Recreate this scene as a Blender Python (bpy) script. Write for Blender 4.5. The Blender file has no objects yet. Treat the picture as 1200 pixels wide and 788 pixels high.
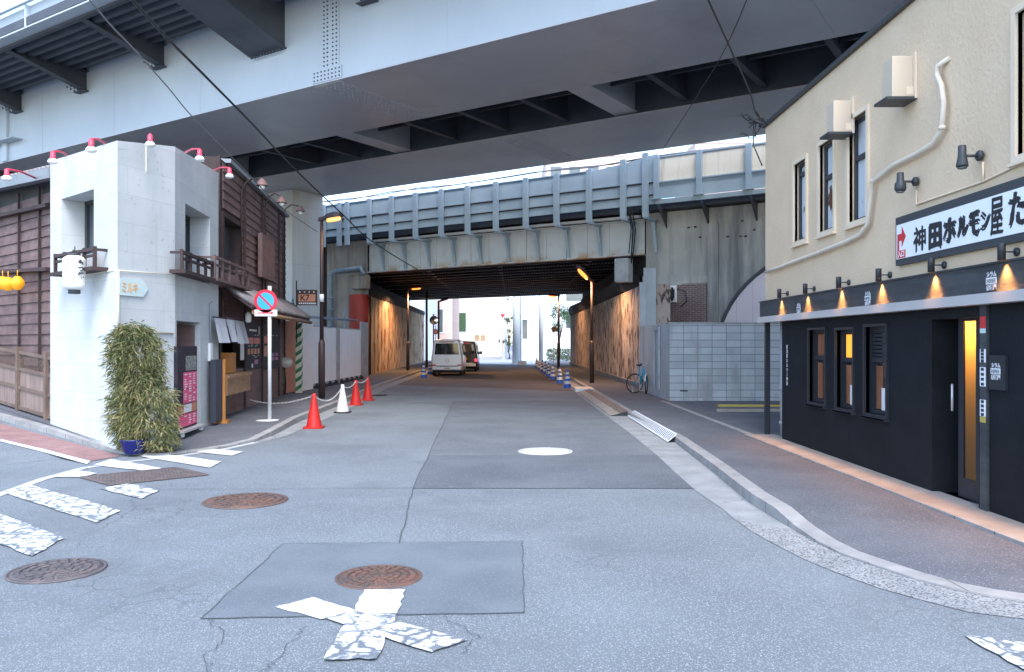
import bpy, math, random
from mathutils import Vector, Matrix, noise as mnoise
random.seed(7)
S = bpy.context.scene
COL = S.collection
R = math.radians
# ------------------------------------------------------------------ camera
F = 950.0; CX = 600.0; HY = 403.0; H = 1.7
cam_d = bpy.data.cameras.new('camera'); cam = bpy.data.objects.new('camera', cam_d); COL.objects.link(cam)
cam.location = (0, 0, H); cam.rotation_euler = (R(90), 0, 0)
cam_d.sensor_width = 36; cam_d.lens = F / 1200 * 36; cam_d.shift_y = 9 / 1200
cam_d.clip_start = 0.05; cam_d.clip_end = 3000
S.camera = cam
# ------------------------------------------------------------------ sky, sun, exposure
SUN_DIR = Vector((0.10, -0.85, 1.15)).normalized()
elev = math.asin(SUN_DIR.z); az = math.atan2(SUN_DIR.x, SUN_DIR.y)
w = bpy.data.worlds.new('World'); S.world = w; w.use_nodes = True
nt = w.node_tree
bg = nt.nodes['Background']; sky = nt.nodes.new('ShaderNodeTexSky'); sky.sky_type = 'NISHITA'
sky.sun_disc = False; sky.sun_elevation = elev; sky.sun_rotation = az
sky.air_density = 1.0; sky.dust_density = 1.2; sky.ozone_density = 1.0
nt.links.new(sky.outputs[0], bg.inputs[0]); bg.inputs[1].default_value = 0.15
sd = bpy.data.lights.new('sun', 'SUN'); sd.energy = .9; sd.angle = R(30); sd.color = (1, .97, .93)
so = bpy.data.objects.new('sun', sd); COL.objects.link(so); so.rotation_euler = SUN_DIR.to_track_quat('Z', 'Y').to_euler()
so.location = (0, 0, 60)
vs = S.view_settings; vs.view_transform = 'Standard'; vs.look = 'None'; vs.gamma = 1; vs.use_curve_mapping = False
vs.exposure = 2.0
S.cycles.max_bounces = 6; S.cycles.diffuse_bounces = 4; S.cycles.glossy_bounces = 3; S.cycles.transmission_bounces = 4
S.cycles.use_denoising = True

# ------------------------------------------------------------------ projection helpers (photograph -> place)
def g(px, py, z=0.0):
    Y = (H - z) * F / (py - HY)
    return ((px - CX) / F * Y, Y)
def atY(px, py, Y):
    return Vector(((px - CX) / F * Y, Y, H + (HY - py) / F * Y))

# ------------------------------------------------------------------ materials
MATS = {}
def mat(name, c1, c2=None, scale=3.0, rough=0.8, metal=0.0, bump=0.0, bscale=60.0, streak=None, streakc=None,
        emit=None, estr=0.0, spec=0.5, uv=False, brick=None, contrast=(0.35, 0.65), speck=None, crack=None, rust=None, alpha=None):
    m = bpy.data.materials.new(name); m.use_nodes = True; MATS[name] = m
    n = m.node_tree.nodes; l = m.node_tree.links
    b = n['Principled BSDF']; b.inputs['Roughness'].default_value = rough; b.inputs['Metallic'].default_value = metal
    b.inputs['Specular IOR Level'].default_value = spec
    tc = n.new('ShaderNodeTexCoord'); co = tc.outputs['UV' if uv else 'Object']
    def noise(sc, det=5, src=None, rg=0.55, scl=None):
        t = n.new('ShaderNodeTexNoise'); t.inputs['Scale'].default_value = sc; t.inputs['Detail'].default_value = det
        t.inputs['Roughness'].default_value = rg
        s = src or co
        if scl:
            mp = n.new('ShaderNodeMapping'); mp.inputs['Scale'].default_value = scl; l.new(s, mp.inputs[0]); s = mp.outputs[0]
        l.new(s, t.inputs['Vector']); return t.outputs['Fac']
    def ramp(f, a, bb):
        r = n.new('ShaderNodeMapRange'); r.inputs['From Min'].default_value = a; r.inputs['From Max'].default_value = bb
        l.new(f, r.inputs['Value']); return r.outputs[0]
    def mix(fac, a, bb, mode='MIX'):
        x = n.new('ShaderNodeMix'); x.data_type = 'RGBA'; x.blend_type = mode
        for sock, v in ((x.inputs['Factor'], fac), (x.inputs['A'], a), (x.inputs['B'], bb)):
            if hasattr(v, 'links'): l.new(v, sock)
            elif isinstance(v, (tuple, list)): sock.default_value = (*v[:3], 1)
            else: sock.default_value = v
        return x.outputs['Result']
    c = c1
    if c2: c = mix(ramp(noise(scale, 8), *contrast), c1, c2)
    if speck:                       # (colour, scale, amount)
        v = n.new('ShaderNodeTexVoronoi'); v.inputs['Scale'].default_value = speck[1]; l.new(co, v.inputs['Vector'])
        sp = n.new('ShaderNodeSeparateColor'); l.new(v.outputs['Color'], sp.inputs[0])
        c = mix(ramp(sp.outputs[0], 1 - speck[2], 1 - speck[2] + .04), c, speck[0])
    if brick:                       # (width, height, mortar colour, mortar size, offset)
        br = n.new('ShaderNodeTexBrick'); l.new(tc.outputs['UV'], br.inputs['Vector'])
        br.inputs['Scale'].default_value = 1; br.inputs['Brick Width'].default_value = brick[0]; br.inputs['Row Height'].default_value = brick[1]
        br.inputs['Mortar Size'].default_value = brick[3]; br.offset = brick[4]; br.inputs['Mortar Smooth'].default_value = .2
        br.inputs['Color1'].default_value = (1, 1, 1, 1); br.inputs['Color2'].default_value = (brick[5],) * 3 + (1,)
        br.inputs['Mortar'].default_value = (1, 1, 1, 1)
        c = mix(1.0, c, br.outputs['Color'], 'MULTIPLY')
        c = mix(br.outputs['Fac'], c, brick[2])
    if streak:                      # (scale xy, scale z, lo, hi) vertical runs of dirt
        c = mix(ramp(noise(1, 6, scl=(streak[0], streak[0], streak[1]), rg=.65), streak[2], streak[3]), c, streakc)
    if rust:                        # (z, height, colour, scale) rust that gathers on the lower flange
        sx = n.new('ShaderNodeSeparateXYZ'); ge = n.new('ShaderNodeNewGeometry'); l.new(ge.outputs['Position'], sx.inputs[0])
        f = ramp(sx.outputs[2], rust[0] + rust[1], rust[0])
        mm = n.new('ShaderNodeMath'); mm.operation = 'MULTIPLY'; l.new(f, mm.inputs[0]); l.new(ramp(noise(rust[3], 5), .45, .62), mm.inputs[1])
        c = mix(mm.outputs[0], c, rust[2])
    if crack:                       # (scale, width, colour, mask lo, mask hi)
        wv = n.new('ShaderNodeTexNoise'); wv.inputs['Scale'].default_value = crack[0] * 2.5; wv.inputs['Detail'].default_value = 4; l.new(co, wv.inputs['Vector'])
        ad = n.new('ShaderNodeVectorMath'); ad.operation = 'MULTIPLY_ADD'; l.new(wv.outputs['Color'], ad.inputs[0]); ad.inputs[1].default_value = (.35 / crack[0],) * 3
        l.new(co, ad.inputs[2])
        v = n.new('ShaderNodeTexVoronoi'); v.feature = 'DISTANCE_TO_EDGE'; v.inputs['Scale'].default_value = crack[0]; l.new(ad.outputs[0], v.inputs['Vector'])
        f = ramp(v.outputs['Distance'], crack[1], crack[1] * .35)
        mk = ramp(noise(.45, 3), crack[3], crack[4])
        mm = n.new('ShaderNodeMath'); mm.operation = 'MULTIPLY'; l.new(f, mm.inputs[0]); l.new(mk, mm.inputs[1])
        c = mix(mm.outputs[0], c, crack[2])
    if hasattr(c, 'links'): l.new(c, b.inputs['Base Color'])
    else: b.inputs['Base Color'].default_value = (*c[:3], 1)
    if bump:
        bp = n.new('ShaderNodeBump'); bp.inputs['Strength'].default_value = bump; bp.inputs['Distance'].default_value = .01
        l.new(noise(bscale, 4), bp.inputs['Height'])
        l.new(bp.outputs[0], b.inputs['Normal'])
    if emit:
        b.inputs['Emission Color'].default_value = (*emit, 1); b.inputs['Emission Strength'].default_value = estr
    if alpha is not None: b.inputs['Transmission Weight'].default_value = alpha
    return m

ASPH = (.13, .152, .17)
mat('asphalt', ASPH, (.17, .196, .216), .55, .92, bump=.9, bscale=130, speck=((.32, .345, .37), 165, .16), streak=(.42, .42, .50, .75), streakc=(.118, .136, .152), crack=(3.2, .03, (.085, .098, .11), .53, .72))
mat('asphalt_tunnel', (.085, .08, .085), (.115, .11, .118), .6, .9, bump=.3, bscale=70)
mat('asphalt_patch', (.108, .131, .150), (.142, .166, .186), 1.5, .9, bump=.5, bscale=90, speck=((.20, .22, .26), 160, .08), crack=(1.2, .01, (.05, .055, .06), .55, .7))
mat('asphalt_patch_dark', (.085, .10, .116), (.118, .136, .153), .8, .9, bump=.5, bscale=90, speck=((.25, .27, .3), 120, .06))
mat('asphalt_patch_mid', (.105, .12, .136), (.14, .157, .174), 1.1, .9, bump=.4, bscale=80, speck=((.22, .24, .28), 60, .06))
mat('pavement_asphalt', (.085, .092, .108), (.118, .126, .145), 1.1, .93, bump=.7, bscale=100, speck=((.23, .23, .26), 150, .1))
mat('seam', (.075, .086, .096), rough=.9)
mat('kerb_stone', (.25, .25, .25), (.34, .335, .33), 4, .9, bump=.4, bscale=60, brick=(.62, 30, (.12, .12, .12), .008, 0, .9))
mat('gutter_concrete', (.22, .235, .245), (.30, .31, .32), 2.5, .9, bump=.3, bscale=60, crack=(.8, .008, (.13, .13, .13), .4, .6))
mat('gutter_aggregate', (.25, .265, .275), (.34, .35, .355), 3, .9, bump=.8, bscale=140, speck=((.11, .115, .12), 85, .33))
mat('warm_strip', (.27, .24, .21), (.36, .33, .29), 2, .9, bump=.3, bscale=60)
mat('paint_worn', (.68, .71, .72), (.55, .58, .60), 3, .75, bump=.4, bscale=100, streak=(11, 11, .53, .57), streakc=(.16, .18, .20), crack=(4.2, .07, (.14, .16, .18), .30, .42), speck=((.38, .40, .43), 120, .12))
mat('paint_white', (.68, .71, .72), (.56, .59, .61), 3, .75, bump=.4, bscale=100, streak=(10, 10, .62, .66), streakc=(.22, .24, .26), crack=(3.2, .02, (.2, .22, .24), .45, .6), speck=((.38, .40, .43), 110, .10))
mat('paint_soft', (.50, .52, .54), (.40, .42, .44), 6, .8)
mat('brick_paving', (.26, .13, .12), (.32, .18, .17), 3, .9, bump=.4, bscale=60, brick=(.22, .11, (.2, .15, .15), .01, .5, .8))
mat('manhole_iron', (.12, .095, .085), (.22, .12, .09), 6, .65, metal=.4, bump=.5, bscale=60)
mat('manhole_grey', (.10, .095, .10), (.17, .14, .135), 6, .65, metal=.3, bump=.5, bscale=60)
mat('manhole_pale', (.60, .60, .56), (.48, .49, .48), 9, .7, bump=.5, bscale=60)
mat('grate_iron', (.13, .11, .11), (.19, .15, .14), 8, .65, metal=.4)
mat('steel_paint', (.43, .49, .55), (.50, .56, .61), .25, .42, spec=.35, streak=(.5, .12, .45, .8), streakc=(.43, .48, .54))
mat('steel_paint_soffit', (.47, .485, .51), (.54, .555, .58), .2, .32, spec=.5, streak=(.35, .3, .45, .75), streakc=(.38, .37, .41))
mat('steel_dark', (.045, .052, .066), (.07, .078, .095), 1.2, .6)  # dark steel; on the inner webs it carries the painted shade of the gap
mat('steel_black', (.03, .033, .04), (.05, .052, .06), 1.2, .6)
mat('bridge_blue', (.30, .40, .48), (.37, .47, .55), 1.0, .6, streak=(1.5, .4, .5, .8), streakc=(.31, .40, .47))
mat('bridge_cream', (.72, .68, .58), (.78, .74, .64), 1.0, .8, streak=(2.2, .2, .5, .8), streakc=(.36, .35, .33))
mat('girder_paint', (.54, .57, .60), (.62, .65, .67), 1.0, .65, streak=(1.0, .5, .55, .85), streakc=(.40, .41, .42), rust=(5.25, .35, (.42, .27, .12), 1.6))
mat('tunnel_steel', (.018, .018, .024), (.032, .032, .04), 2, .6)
mat('rivet_steel', (.75, .75, .78), rough=.5)
mat('stained_concrete', (.40, .40, .40), (.50, .50, .48), .9, .92, bump=.4, bscale=25, streak=(1.0, .10, .44, .66), streakc=(.17, .175, .19))
mat('abutment_pale', (.42, .39, .34), (.30, .29, .28), .9, .92, bump=.4, bscale=25, streak=(1.3, .15, .45, .7), streakc=(.17, .14, .12))
mat('tunnel_wall', (.47, .40, .35), (.34, .27, .23), .8, .9, bump=.5, bscale=20, streak=(3.4, 1.6, .50, .57), streakc=(.075, .052, .045))
mat('tunnel_panels', (.58, .46, .33), (.44, .32, .22), .8, .85, bump=.2, bscale=20, streak=(2.6, 1.0, .50, .60), streakc=(.20, .09, .045))
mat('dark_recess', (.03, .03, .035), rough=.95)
mat('brick_red', (.17, .105, .105), (.23, .14, .135), 3, .9, bump=.4, bscale=40, brick=(.23, .075, (.28, .26, .26), .012, .5, .75), streak=(2, .4, .55, .75), streakc=(.30, .29, .29))
mat('block_wall', (.36, .40, .43), (.44, .48, .51), 1.2, .9, bump=.3, bscale=50, brick=(.40, .20, (.15, .17, .19), .010, 0, .80), streak=(2.2, .6, .50, .68), streakc=(.25, .265, .275))
mat('block_pier', (.34, .38, .41), (.42, .45, .48), 1.5, .9, bump=.4, bscale=30, streak=(1.5, .2, .5, .75), streakc=(.22, .23, .24))
mat('arch_panel', (.62, .56, .63), (.68, .63, .69), .8, .8, brick=(.6, 30, (.45, .40, .47), .01, 0, .97))
mat('tower_tile', (.55, .575, .58), (.48, .51, .515), 1.8, .75, bump=.25, bscale=40, brick=(1.5, .45, (.42, .45, .46), .006, .5, .95), speck=((.30, .30, .29), 30, .02), streak=(2.6, .25, .58, .80), streakc=(.42, .42, .39))
mat('reveal_concrete', (.62, .63, .62), (.5, .51, .50), 2, .85)
mat('wood_siding', (.115, .07, .068), (.175, .115, .11), 3.5, .75, bump=.5, bscale=30, streak=(.8, 6, .5, .75), streakc=(.07, .045, .045))
mat('wood_batten', (.035, .022, .022), (.05, .03, .03), 4, .8)
mat('wood_red', (.135, .078, .074), (.19, .115, .11), 3.0, .65, bump=.4, bscale=30, streak=(.8, 7, .5, .75), streakc=(.10, .055, .05))
mat('wood_light', (.36, .21, .11), (.28, .16, .09), 5, .7, bump=.3, bscale=30, streak=(.8, 8, .5, .75), streakc=(.20, .11, .06))
mat('wood_orange', (.50, .21, .05), (.42, .17, .04), 4, .6)
mat('bamboo_panel', (.30, .22, .19), (.22, .165, .145), 3, .85, bump=.4, bscale=60, streak=(22, .6, .45, .7), streakc=(.15, .11, .10))
mat('fence_wood', (.17, .12, .095), (.12, .085, .07), 3, .85, bump=.3, bscale=40)
mat('roof_tile', (.22, .20, .205), (.30, .275, .28), 3, .6, bump=.3, bscale=40)
mat('roof_metal', (.20, .235, .27), (.25, .28, .31), 2, .6)
mat('cream_plaster', (.62, .48, .33), (.66, .52, .365), 2, .85, bump=1.0, bscale=22)
mat('cream_trim', (.66, .55, .41), (.70, .59, .45), 2, .7)
mat('cream_metal', (.54, .46, .36), rough=.5)
mat('black_wall', (.009, .011, .014), (.013, .015, .019), 3, .8, bump=.8, bscale=45, spec=.2)
mat('fascia_board', (.035, .042, .05), (.055, .064, .072), 3, .6, bump=.4, bscale=30, streak=(.7, 9, .45, .7), streakc=(.022, .027, .033))
mat('aluminium', (.60, .61, .62), rough=.4, metal=.4)
mat('black_metal', (.018, .022, .03), rough=.45)
mat('blackish', (.012, .012, .014), rough=.7)
mat('pole_brown', (.045, .028, .027), rough=.5)
mat('window_frame', (.035, .042, .05), rough=.5)
mat('glass_dark', (.02, .025, .03), rough=.04, spec=1.0)
mat('glass_grey', (.07, .09, .10), (.10, .12, .13), 2, .1, spec=.8)
mat('glass_painted_sky', (.58, .62, .66), (.13, .055, .035), 1.1, .04, contrast=(.56, .58), spec=1.0)  # white sky reflection put into the pane colour, brown for the room behind
mat('amber_glass', (.45, .28, .10), rough=.3, emit=(1.0, .42, .06), estr=.12)
mat('amber_lit', (.5, .25, .06), rough=.3, emit=(1.0, .36, .02), estr=.35)
mat('warm_lit_wood', (.14, .06, .03), (.22, .11, .06), 5, .6, emit=(1, .35, .12), estr=.012, streak=(9, .5, .4, .6), streakc=(.1, .04, .02))
mat('sign_white', (.78, .82, .84), rough=.45)
mat('sign_ink', (.02, .022, .028), rough=.6)
mat('sign_red', (.55, .035, .04), rough=.5)
mat('sign_frame', (.045, .052, .06), rough=.5)
mat('label_white', (.75, .78, .82), rough=.5)
mat('white_plastic', (.78, .79, .80), rough=.45)
mat('pipe_white', (.68, .62, .52), (.60, .54, .45), 2, .6)
mat('road_sign_red', (.62, .03, .06), rough=.35)
mat('road_sign_blue', (.04, .38, .72), rough=.35)
mat('pole_white', (.68, .70, .71), (.6, .62, .63), 6, .5)
mat('cone_red', (.55, .015, .012), (.46, .015, .012), 5, .5)
mat('cone_base_dark', (.10, .03, .03), rough=.7)
mat('cone_white', (.72, .73, .70), (.6, .6, .58), 5, .55)
mat('cone_blue', (.02, .10, .42), rough=.45)
mat('rubber', (.02, .02, .022), rough=.85)
mat('chain_white', (.75, .72, .72), rough=.6)
mat('fence_white', (.78, .84, .90), (.72, .78, .84), 1.5, .5)
mat('fence_grey', (.38, .41, .45), (.28, .30, .33), 3, .6)
mat('panel_white', (.82, .83, .86), (.76, .77, .80), 2, .55)
mat('plywood_orange', (.55, .27, .18), (.50, .24, .16), 2, .7)
mat('green_paint', (.03, .20, .07), rough=.5)
mat('cream_paint', (.66, .64, .52), rough=.5)
mat('pipe_blue', (.20, .27, .36), (.25, .33, .42), 3, .6)
mat('red_pier', (.34, .035, .022), (.27, .035, .025), 2, .6)
mat('pier_white', (.62, .65, .65), (.55, .57, .56), .5, .85, streak=(1.2, .1, .5, .8), streakc=(.50, .47, .40), brick=(30, 2.6, (.40, .42, .43), .01, 0, .97))
mat('lamp_pink', (.60, .05, .10), rough=.4)
mat('lamp_bulb', (.80, .80, .78), rough=.25)
mat('lantern_white', (.74, .74, .72), (.68, .67, .64), 4, .7)
mat('lantern_yellow', (.75, .30, .01), rough=.6, emit=(1, .45, .02), estr=.12)
mat('sodium', (1, .5, .15), rough=.4, emit=(1, .20, .03), estr=.9)
mat('sodium_soft', (1, .6, .25), rough=.4, emit=(1, .36, .08), estr=.7)
mat('lamp_warm', (1, .6, .3), rough=.4, emit=(1, .5, .2), estr=4)
mat('leaf_bamboo', (.06, .085, .02), (.13, .135, .045), 6, .6)
mat('leaf_dry', (.32, .28, .13), (.17, .16, .065), 6, .7)
mat('leaf_dark', (.035, .06, .022), (.06, .095, .03), 9, .6)
mat('leaf_green', (.04, .10, .045), (.07, .14, .06), 5, .6)
mat('bark', (.10, .075, .055), rough=.9)
mat('pot_blue', (.01, .015, .12), rough=.15)
mat('soil', (.05, .035, .025), rough=.95)
mat('poster_dark', (.015, .018, .03), (.04, .03, .045), 9, .6, spec=.2)
mat('poster_pink', (.72, .07, .20), (.62, .05, .16), 9, .4)
mat('poster_food', (.45, .10, .04), (.60, .40, .22), 26, .5, contrast=(.45, .6))
mat('poster_grey', (.28, .30, .28), (.06, .07, .07), 22, .5, contrast=(.45, .6))
mat('poster_red', (.55, .07, .05), (.65, .25, .18), 20, .5, contrast=(.45, .6))
mat('poster_mauve', (.42, .16, .34), (.30, .12, .26), 12, .5)
mat('poster_white', (.68, .68, .70), rough=.5)
mat('noren', (.50, .52, .57), (.42, .44, .49), 3, .9, bump=.2, bscale=90)
mat('sandwich_navy', (.03, .04, .06), rough=.6)
mat('yellow', (.42, .34, .08), rough=.7)
mat('car_silver', (.76, .79, .83), rough=.25, metal=.15)
mat('car_black', (.02, .018, .02), rough=.2)
mat('tail_red', (.45, .015, .015), rough=.25)
mat('tail_lit', (.6, .02, .04), rough=.3, emit=(1, .02, .05), estr=1.2)
mat('plate_white', (.7, .7, .66), rough=.5)
mat('plate_yellow', (.62, .42, .08), rough=.5)
mat('seat_tan', (.35, .25, .18), rough=.8)
mat('bike_blue', (.02, .26, .38), rough=.3)
mat('chrome', (.65, .65, .66), rough=.2, metal=.8)
mat('far_cream', (.76, .72, .64), (.80, .76, .68), .3, .8)
mat('far_pink', (.62, .46, .40), (.68, .52, .46), .4, .85, brick=(3.0, 1.5, (.70, .55, .5), .1, 0, .96))
mat('far_white', (.76, .80, .82), (.72, .76, .79), .4, .8, brick=(30, 2.2, (.58, .64, .68), .03, 0, .98))
mat('far_blue', (.66, .74, .80), (.70, .78, .83), .6, .7)
mat('far_brown', (.42, .27, .14), (.5, .34, .2), 1, .8)
mat('mirror', (.55, .62, .68), rough=.1, metal=.7)
mat('mirror_orange', (.40, .22, .12), rough=.4)
mat('sign_teal', (.48, .60, .60), (.54, .64, .63), 9, .6)
mat('sign_orange', (.72, .38, .13), rough=.6)
mat('wire', (.015, .015, .018), rough=.6)
mat('wire_grey', (.16, .16, .17), rough=.6)
mat('bag_white', (.62, .58, .50), (.5, .46, .40), 7, .6)

m_ = mat('frosted_glass', (.8, .6, .35), rough=.6)
tr_ = m_.node_tree.nodes.new('ShaderNodeBsdfTranslucent'); tr_.inputs[0].default_value = (.75, .6, .42, 1)
mx_ = m_.node_tree.nodes.new('ShaderNodeMixShader'); mx_.inputs[0].default_value = .75
m_.node_tree.links.new(m_.node_tree.nodes['Principled BSDF'].outputs[0], mx_.inputs[1]); m_.node_tree.links.new(tr_.outputs[0], mx_.inputs[2])
m_.node_tree.links.new(mx_.outputs[0], m_.node_tree.nodes['Material Output'].inputs[0]); m_.node_tree.nodes['Principled BSDF'].inputs['Base Color'].default_value = (.3, .2, .1, 1)
# ------------------------------------------------------------------ mesh builder
class MB:
    def __init__(s): s.v = []; s.f = []; s.m = []; s.mi = 0; s.sm = []; s.smooth = False
    def face(s, pts):
        k = len(s.v); s.v += [Vector(p) for p in pts]; s.f.append(list(range(k, k + len(pts)))); s.m.append(s.mi); s.sm.append(s.smooth)
    def addf(s, idx): s.f.append(idx); s.m.append(s.mi); s.sm.append(s.smooth)
    def hexa(s, p):
        k = len(s.v); s.v += [Vector(q) for q in p]
        for q in ((3, 2, 1, 0), (4, 5, 6, 7), (0, 1, 5, 4), (1, 2, 6, 5), (2, 3, 7, 6), (3, 0, 4, 7)): s.addf([k + i for i in q])
        return s
    def box(s, x0, x1, y0, y1, z0, z1):
        return s.hexa([(x0, y0, z0), (x1, y0, z0), (x1, y1, z0), (x0, y1, z0), (x0, y0, z1), (x1, y0, z1), (x1, y1, z1), (x0, y1, z1)])
    def fbox(s, fr, a0, a1, b0, b1, z0, z1):
        return s.hexa([fr(a0, b0, z0), fr(a1, b0, z0), fr(a1, b1, z0), fr(a0, b1, z0), fr(a0, b0, z1), fr(a1, b0, z1), fr(a1, b1, z1), fr(a0, b1, z1)])
    def prism(s, poly, vec):
        vec = Vector(vec); n = len(poly); k = len(s.v)
        s.v += [Vector(p) for p in poly] + [Vector(p) + vec for p in poly]
        s.addf(list(range(k, k + n))[::-1]); s.addf(list(range(k + n, k + 2 * n)))
        for i in range(n): j = (i + 1) % n; s.addf([k + i, k + j, k + n + j, k + n + i])
        return s
    def tube(s, pts, r, n=8, cap=True):
        pts = [Vector(p) for p in pts]; rs = r if isinstance(r, (list, tuple)) else [r] * len(pts)
        k0 = len(s.v); up = Vector((0, 0, 1)); old = s.smooth; s.smooth = True
        a = None
        for i, p in enumerate(pts):
            d = (pts[min(i + 1, len(pts) - 1)] - pts[max(i - 1, 0)]).normalized()
            if a is None:
                a = d.cross(up if abs(d.z) < .95 else Vector((1, 0, 0))).normalized()
            else:
                a = (a - d * a.dot(d)); a = a.normalized() if a.length > 1e-5 else d.orthogonal().normalized()
            b = d.cross(a)
            for q in range(n):
                t = 2 * math.pi * q / n; s.v.append(p + (a * math.cos(t) + b * math.sin(t)) * rs[i])
        for i in range(len(pts) - 1):
            for q in range(n):
                A = k0 + i * n + q; B = k0 + i * n + (q + 1) % n; s.addf([A, B, B + n, A + n])
        s.smooth = False
        if cap:
            s.addf([k0 + q for q in range(n)][::-1]); s.addf([k0 + (len(pts) - 1) * n + q for q in range(n)])
        s.smooth = old; return s
    def lathe(s, prof, c, n=20, cap=True, axis='z'):
        c = Vector(c); k0 = len(s.v); old = s.smooth; s.smooth = True
        for (r, z) in prof:
            for q in range(n):
                t = 2 * math.pi * q / n
                if axis == 'z': s.v.append(c + Vector((r * math.cos(t), r * math.sin(t), z)))
                elif axis == 'y': s.v.append(c + Vector((r * math.cos(t), z, r * math.sin(t))))
                else: s.v.append(c + Vector((z, r * math.cos(t), r * math.sin(t))))
        for i in range(len(prof) - 1):
            for q in range(n):
                A = k0 + i * n + q; B = k0 + i * n + (q + 1) % n; s.addf([A, B, B + n, A + n])
        s.smooth = False
        if cap:
            s.addf([k0 + q for q in range(n)][::-1]); s.addf([k0 + (len(prof) - 1) * n + q for q in range(n)])
        s.smooth = old; return s
    def torus(s, c, ax, R_, r, n=28, m=8):
        ax = Vector(ax).normalized(); a = ax.orthogonal().normalized(); b = ax.cross(a); c = Vector(c); k0 = len(s.v); s.smooth = True
        for i in range(n):
            t = 2 * math.pi * i / n; d = a * math.cos(t) + b * math.sin(t)
            for j in range(m):
                u = 2 * math.pi * j / m; s.v.append(c + d * (R_ + r * math.cos(u)) + ax * r * math.sin(u))
        for i in range(n):
            for j in range(m):
                s.addf([k0 + i * m + j, k0 + ((i + 1) % n) * m + j, k0 + ((i + 1) % n) * m + (j + 1) % m, k0 + i * m + (j + 1) % m])
        s.smooth = False; return s
    def build(s, name, mats, parent=None, origin=None, bevel=0):
        if isinstance(mats, str): mats = [mats]
        me = bpy.data.meshes.new(name)
        org = Vector(origin) if origin is not None else Vector((0, 0, 0))
        if parent is not None: org = wloc(parent)
        me.from_pydata([tuple(p - org) for p in s.v], [], s.f)
        for mm in mats: me.materials.append(MATS[mm])
        me.polygons.foreach_set('material_index', s.m); me.polygons.foreach_set('use_smooth', s.sm)
        uvl = me.uv_layers.new(name='UVMap').data
        for p in me.polygons:
            nn = p.normal
            if abs(nn.z) > .7:
                for li in p.loop_indices:
                    q = s.v[me.loops[li].vertex_index]; uvl[li].uv = (q.x, q.y)
            else:
                t = Vector((-nn.y, nn.x, 0)); t = t.normalized() if t.length > 1e-6 else Vector((1, 0, 0))
                for li in p.loop_indices:
                    q = s.v[me.loops[li].vertex_index]; uvl[li].uv = (q.dot(t), q.z)
        me.validate(); me.update()
        o = bpy.data.objects.new(name, me); COL.objects.link(o)
        if parent is not None: o.parent = parent
        else: o.location = org
        if bevel:
            b = o.modifiers.new('bevel', 'BEVEL'); b.width = bevel; b.segments = 2; b.limit_method = 'ANGLE'
        return o
def wloc(o):
    v = Vector((0, 0, 0))
    while o is not None: v = v + Vector(o.location); o = o.parent
    return v
def tag(o, label, cat, group=None):
    o['label'] = label; o['category'] = cat
    if group: o['group'] = group
    return o
def thing(name, label, cat, loc, group=None):
    o = bpy.data.objects.new(name, None); COL.objects.link(o); o.location = Vector(loc); o.empty_display_size = .2
    return tag(o, label, cat, group)
def struct(o, kind='structure'): o['kind'] = kind; return o
def copy_tree(o, loc=None, rz=None, label=None, parent=None):
    c = o.copy(); COL.objects.link(c)
    if parent is not None: c.parent = parent
    if loc is not None: c.location = Vector(loc)
    if rz is not None: c.rotation_euler = (0, 0, rz)
    if label: c['label'] = label
    for ch in [x for x in bpy.data.objects if x.parent == o]: copy_tree(ch, parent=c)
    return c
def text_mesh(body, size, origin, ex, ez, matn, parent, name='lettering', depth=.004, bold=0.0, align='LEFT', sx=1.0, vertical=False, wob=0.0):
    """flat writing in the plane ex (reading direction) x ez (up) made into one mesh"""
    c = bpy.data.curves.new('tmp', 'FONT'); c.body = '\n'.join(body) if vertical else body; c.size = size; c.extrude = depth; c.offset = bold; c.align_x = align
    if vertical: c.space_line = 1.0
    o = bpy.data.objects.new('tmp', c); COL.objects.link(o)
    dg = bpy.context.evaluated_depsgraph_get(); me = bpy.data.meshes.new_from_object(o.evaluated_get(dg))
    bpy.data.objects.remove(o)
    ex = Vector(ex).normalized(); ez = Vector(ez).normalized(); nn = ex.cross(ez)
    org = Vector(origin) - (wloc(parent) if parent is not None else Vector((0, 0, 0)))
    if wob:
        for v in me.vertices:
            q = Vector((v.co.x, v.co.y, 0)) / size * 3.2 + Vector((len(bpy.data.meshes) // 8, 0, 0)); n3 = mnoise.noise_vector(q); n4 = mnoise.noise_vector(q * 3.1)
            v.co.x += (n3.x + .5 * n4.x) * wob; v.co.y += (n3.y + .5 * n4.y) * wob
    for v in me.vertices: v.co = org + ex * v.co.x * sx + ez * v.co.y + nn * v.co.z
    me.materials.clear(); me.materials.append(MATS[matn]); me.name = name
    q = bpy.data.objects.new(name, me); COL.objects.link(q)
    if parent is not None: q.parent = parent
    return q

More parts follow.
